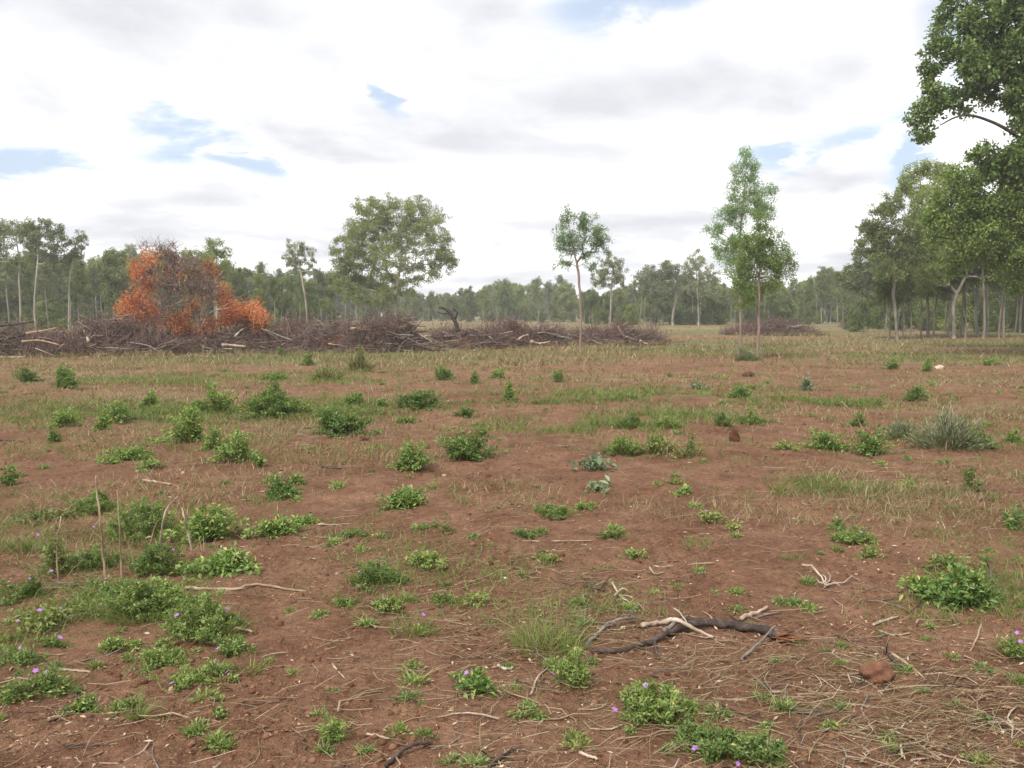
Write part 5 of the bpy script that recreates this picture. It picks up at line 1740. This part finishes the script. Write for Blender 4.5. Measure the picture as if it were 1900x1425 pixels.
def build_litter():
    g = Geo()
    n = 58000
    px, py, P = scatter_px(n, 690, 1500, 0.85)
    pat = vnoise(P[:, 0] / 0.5, P[:, 1] / 0.5, 70) * 0.6 + vnoise(P[:, 0] / 1.7, P[:, 1] / 1.7, 71) * 0.5
    b = region(px, py, 560, 1270, 230, 120)
    keep = (pat + RNG.normal(0, 0.25, n) > -0.02) & (RNG.random(n) > b * 0.8)
    P, py = P[keep], py[keep]
    n = len(P)
    a = RNG.uniform(0, 2 * math.pi, n)
    D = np.stack([np.cos(a), np.sin(a), RNG.normal(0.05, 0.18, n)], -1)
    sc = 1 + 0.06 * np.maximum(P[:, 1] - 4, 0)
    L = (0.008 + 0.026 * RNG.random(n) ** 2.6 + 0.03 * (RNG.random(n) > 0.985)) * sc
    P[:, 2] += 0.004
    g.leaves(P, D, nrm(np.stack([RNG.normal(0, 0.5, n), RNG.normal(0, 0.5, n), np.ones(n)], -1)), L, L * RNG.uniform(0.15, 0.45, n), RNG.random(n) ** 1.7, 0.15, 0.0)
    tag(obj('leaf_litter', g.mesh('leaf_litter', M['litter'])), 'scattered dry leaves and bark chips on the soil', 'litter', kind='stuff')


def build_straw():
    g = Geo()
    allP = []
    for (c, n) in (((1760, 1330, 200, 90), 950), ((1480, 1240, 200, 50), 500), ((950, 1200, 800, 200), 800), ((950, 950, 900, 130), 900), ((820, 1190, 160, 60), 350), ((560, 800, 120, 18), 380), ((1700, 900, 180, 40), 500), ((900, 1060, 200, 40), 300),
                   ((1060, 1150, 100, 60), 400), ((260, 1330, 240, 60), 120), ((1250, 1330, 400, 80), 350), ((120, 760, 150, 30), 350), ((1100, 1380, 500, 60), 220)):
        px = RNG.normal(c[0], c[2] * 0.8, n)
        py = np.clip(RNG.normal(c[1], c[3] * 0.8, n), 640, 1520)
        x, y, z = ground(px, py)
        allP.append(np.stack([x, y, z], -1))
    P = np.concatenate(allP)
    n = len(P)
    a = RNG.normal(0.2, 0.9, n)
    L = RNG.uniform(0.03, 0.20, n) * (1 + 0.05 * np.maximum(P[:, 1] - 4, 0))
    D = np.stack([np.cos(a), np.sin(a), np.abs(RNG.normal(0, 0.10, n))], -1)
    P[:, 2] += RNG.uniform(0.002, 0.014, n)
    e = P + D * L[:, None]
    mdl = (P + e) / 2 + RNG.normal(0, 0.09, (n, 3)) * L[:, None] * np.array([1, 1, 0.3])
    e[:, 2] = np.maximum(e[:, 2], terrain(e[:, 0], e[:, 1]) + 0.004)
    mdl[:, 2] = np.maximum(mdl[:, 2], terrain(mdl[:, 0], mdl[:, 1]) + 0.005)
    r = np.full(n, 0.0009) * RNG.uniform(0.7, 1.5, n) * (1 + 0.12 * np.maximum(P[:, 1] - 4, 0))
    g.tubes(np.stack([P, mdl, e], 1), np.repeat(r[:, None], 3, 1), 3, np.clip(RNG.normal(0.5, 0.28, n), 0, 1), cap=False)
    tag(obj('straw_litter', g.mesh('straw_litter', M['drygrass'])), 'flattened dry straw lying over the soil', 'straw', kind='stuff')


def build_clods():
    g = Geo()
    n = 12000
    px, py, P = scatter_px(n, 760, 1500, 0.9)
    k = vnoise(P[:, 0] / 0.8, P[:, 1] / 0.8, 73) > -0.15
    P = P[k]
    n = len(P)
    ico = np.array([[0, 0, 1], [0.9, 0, 0.3], [0.28, 0.85, 0.3], [-0.72, 0.53, 0.3], [-0.72, -0.53, 0.3], [0.28, -0.85, 0.3], [0.6, 0.5, -0.5], [-0.7, 0.1, -0.5], [0.3, -0.7, -0.5]], float)
    T = np.array([[0, 1, 2], [0, 2, 3], [0, 3, 4], [0, 4, 5], [0, 5, 1], [1, 6, 2], [2, 7, 3], [3, 7, 4], [4, 8, 5], [5, 8, 1], [2, 6, 7], [4, 7, 8], [1, 8, 6]])
    s = (0.004 + 0.017 * RNG.random(n) ** 4.6) * (1 + 0.10 * np.maximum(P[:, 1] - 4, 0))
    V = ico[None] * (1 + RNG.normal(0, 0.22, (n, 9, 1))) * s[:, None, None] * np.array([1.1, 1.0, 0.7])
    a = RNG.uniform(0, 6.28, n)
    c, sn2 = np.cos(a)[:, None], np.sin(a)[:, None]
    V = np.stack([V[..., 0] * c - V[..., 1] * sn2, V[..., 0] * sn2 + V[..., 1] * c, V[..., 2]], -1) + P[:, None]
    g.add(V, (T[None] + (np.arange(n) * 9)[:, None, None]).reshape(-1, 3), None, np.repeat(RNG.random(n), 9))
    tag(obj('soil_clods', g.mesh('soil_clods', M['clod'])), 'loose crumbs and clods of red soil', 'clods', kind='stuff')


def build_grass():
    # green short grass
    g = Geo()
    Ps, Hs = [], []
    for c in GREEN_PATCH:
        n = int(3.2 * c[2] * c[3] ** 0.75)
        if c[1] > 900:
            n = int(n * 0.16)
        n = min(n, 9000)
        px = RNG.normal(c[0], c[2] * 0.62, n)
        py = np.maximum(RNG.normal(c[1], c[3] * 0.62, n), 618)
        x, y, z = ground(px, py)
        k = vnoise(x / 0.7, y / 0.9, 80) + 0.6 * vnoise(x / 0.22, y / 0.25, 81) > -0.05
        Ps.append(np.stack([x, y, z], -1)[k])
        Hs.append(np.full(k.sum(), 0.13 if c[1] < 900 else 0.07))
    n = 50000
    px, py = RNG.uniform(-450, 2350, n), 612 + 250 * RNG.random(n) ** 1.6
    x, y, z = ground(px, py)
    k = vnoise(x / 1.6, y / 1.6, 82) + 0.5 * vnoise(x / 0.4, y / 0.5, 83) > 0.12
    Ps.append(np.stack([x, y, z], -1)[k])
    Hs.append(np.full(k.sum(), 0.13))
    nt2 = 3400
    px, py = RNG.uniform(-450, 2350, nt2), 640 + 520 * RNG.random(nt2) ** 1.7
    x, y, z = ground(px, py)
    k = np.where(vnoise(x / 1.3, y / 1.0, 87) > 0.05)[0]
    k = k[RNG.random(len(k)) > np.max([region(px[k], py[k], *c) for c in BARE], 0) * 0.9]
    per = 22
    x, y = np.repeat(x[k], per), np.repeat(y[k], per)
    sp = RNG.uniform(0.03, 0.16, len(k)).repeat(per)
    x, y = x + RNG.normal(0, 1, len(x)) * sp, y + RNG.normal(0, 1, len(y)) * sp
    Ps.append(np.stack([x, y, terrain(x, y)], -1))
    Hs.append(RNG.uniform(0.04, 0.10, len(k)).repeat(per))
    P, Hh = np.concatenate(Ps), np.concatenate(Hs)
    ok = P[:, 1] < 62
    P, Hh = P[ok], Hh[ok]
    n = len(P)
    D = np.stack([RNG.normal(0, 0.5, n), RNG.normal(0, 0.5, n), np.ones(n)], -1)
    g.blades(P, D, Hh * RNG.uniform(0.5, 1.5, n), np.maximum(0.005, 1.25 * P[:, 1] / F) * RNG.uniform(0.7, 1.3, n), RNG.random(n), 0.5, 2)
    tag(obj('green_grass', g.mesh('green_grass', M['grass'])), 'short green grass spread in strips across the field', 'grass', kind='stuff')
    # dry grass
    g = Geo()
    Ps = []
    for c in DRY_PATCH:
        if c[1] > 1000:
            continue
        n = min(int(2.2 * c[2] * c[3] ** 0.75), 7000)
        px = RNG.normal(c[0], c[2] * 0.62, n)
        py = np.maximum(RNG.normal(c[1], c[3] * 0.62, n), 612)
        x, y, z = ground(px, py)
        k = vnoise(x / 0.8, y / 0.8, 84) > -0.25
        Ps.append(np.stack([x, y, z], -1)[k])
    n = 16500
    px, py = RNG.uniform(-450, 2350, n), 604 + 130 * RNG.random(n) ** 1.5
    x, y, z = ground(px, py)
    k = vnoise(x / 2.2, y / 2.0, 85) + 0.5 * vnoise(x / 0.5, y / 0.6, 86) > -0.15
    Ps.append(np.stack([x, y, z], -1)[k])
    nt2 = 3400
    px, py = RNG.uniform(-450, 2350, nt2), 640 + 400 * RNG.random(nt2) ** 1.6
    x, y, z = ground(px, py)
    k = np.where(vnoise(x / 1.5, y / 0.8, 88) > 0.0)[0]
    per = 18
    x, y = np.repeat(x[k], per), np.repeat(y[k], per)
    sp = RNG.uniform(0.05, 0.25, len(k)).repeat(per)
    x, y = x + RNG.normal(0, 1.6, len(x)) * sp, y + RNG.normal(0, 0.7, len(y)) * sp
    Ps.append(np.stack([x, y, terrain(x, y)], -1))
    P = np.concatenate(Ps)
    P = P[P[:, 1] < 100]
    n = len(P)
    D = np.stack([RNG.normal(0, 0.45, n), RNG.normal(0, 0.45, n), np.ones(n)], -1)
    hgt = np.where(P[:, 1] > 24, 0.26, 0.10) * RNG.uniform(0.4, 1.5, n)
    g.blades(P, D, hgt, np.maximum(0.005, 1.2 * P[:, 1] / F) * RNG.uniform(0.7, 1.3, n), np.clip(RNG.normal(0.42, 0.25, n), 0, 1), 0.5, 2)
    tag(obj('dry_grass', g.mesh('dry_grass', M['drygrass'])), 'thin straw-coloured grass over the far part of the field', 'grass', kind='stuff')


build_litter()
build_straw()
build_clods()
build_grass()

# ------------------------------------------------------------------ haze in the air


def build_haze():
    x0, x1, y0, y1, z0, z1 = -2400, 2400, -75, 930, -1.4, 19.0
    V = np.array([[a, b, c] for c in (z0, z1) for b in (y0, y1) for a in (x0, x1)], float)
    Q = np.array([[0, 2, 3, 1], [4, 5, 7, 6], [0, 1, 5, 4], [2, 6, 7, 3], [0, 4, 6, 2], [1, 3, 7, 5]])
    m = bpy.data.materials.new('haze_air')
    m.use_nodes = True
    t = m.node_tree
    t.nodes.clear()
    out = t.nodes.new('ShaderNodeOutputMaterial')
    v = t.nodes.new('ShaderNodeVolumePrincipled')
    v.inputs['Color'].default_value = (0.98, 0.98, 1.0, 1)
    v.inputs['Density'].default_value = 0.00085
    v.inputs['Anisotropy'].default_value = 0.2
    t.links.new(v.outputs[0], out.inputs['Volume'])
    tag(obj('haze', mesh_np('haze', V, Q, m)), 'thin pale haze in the air over the field', 'haze', kind='stuff')


build_haze()
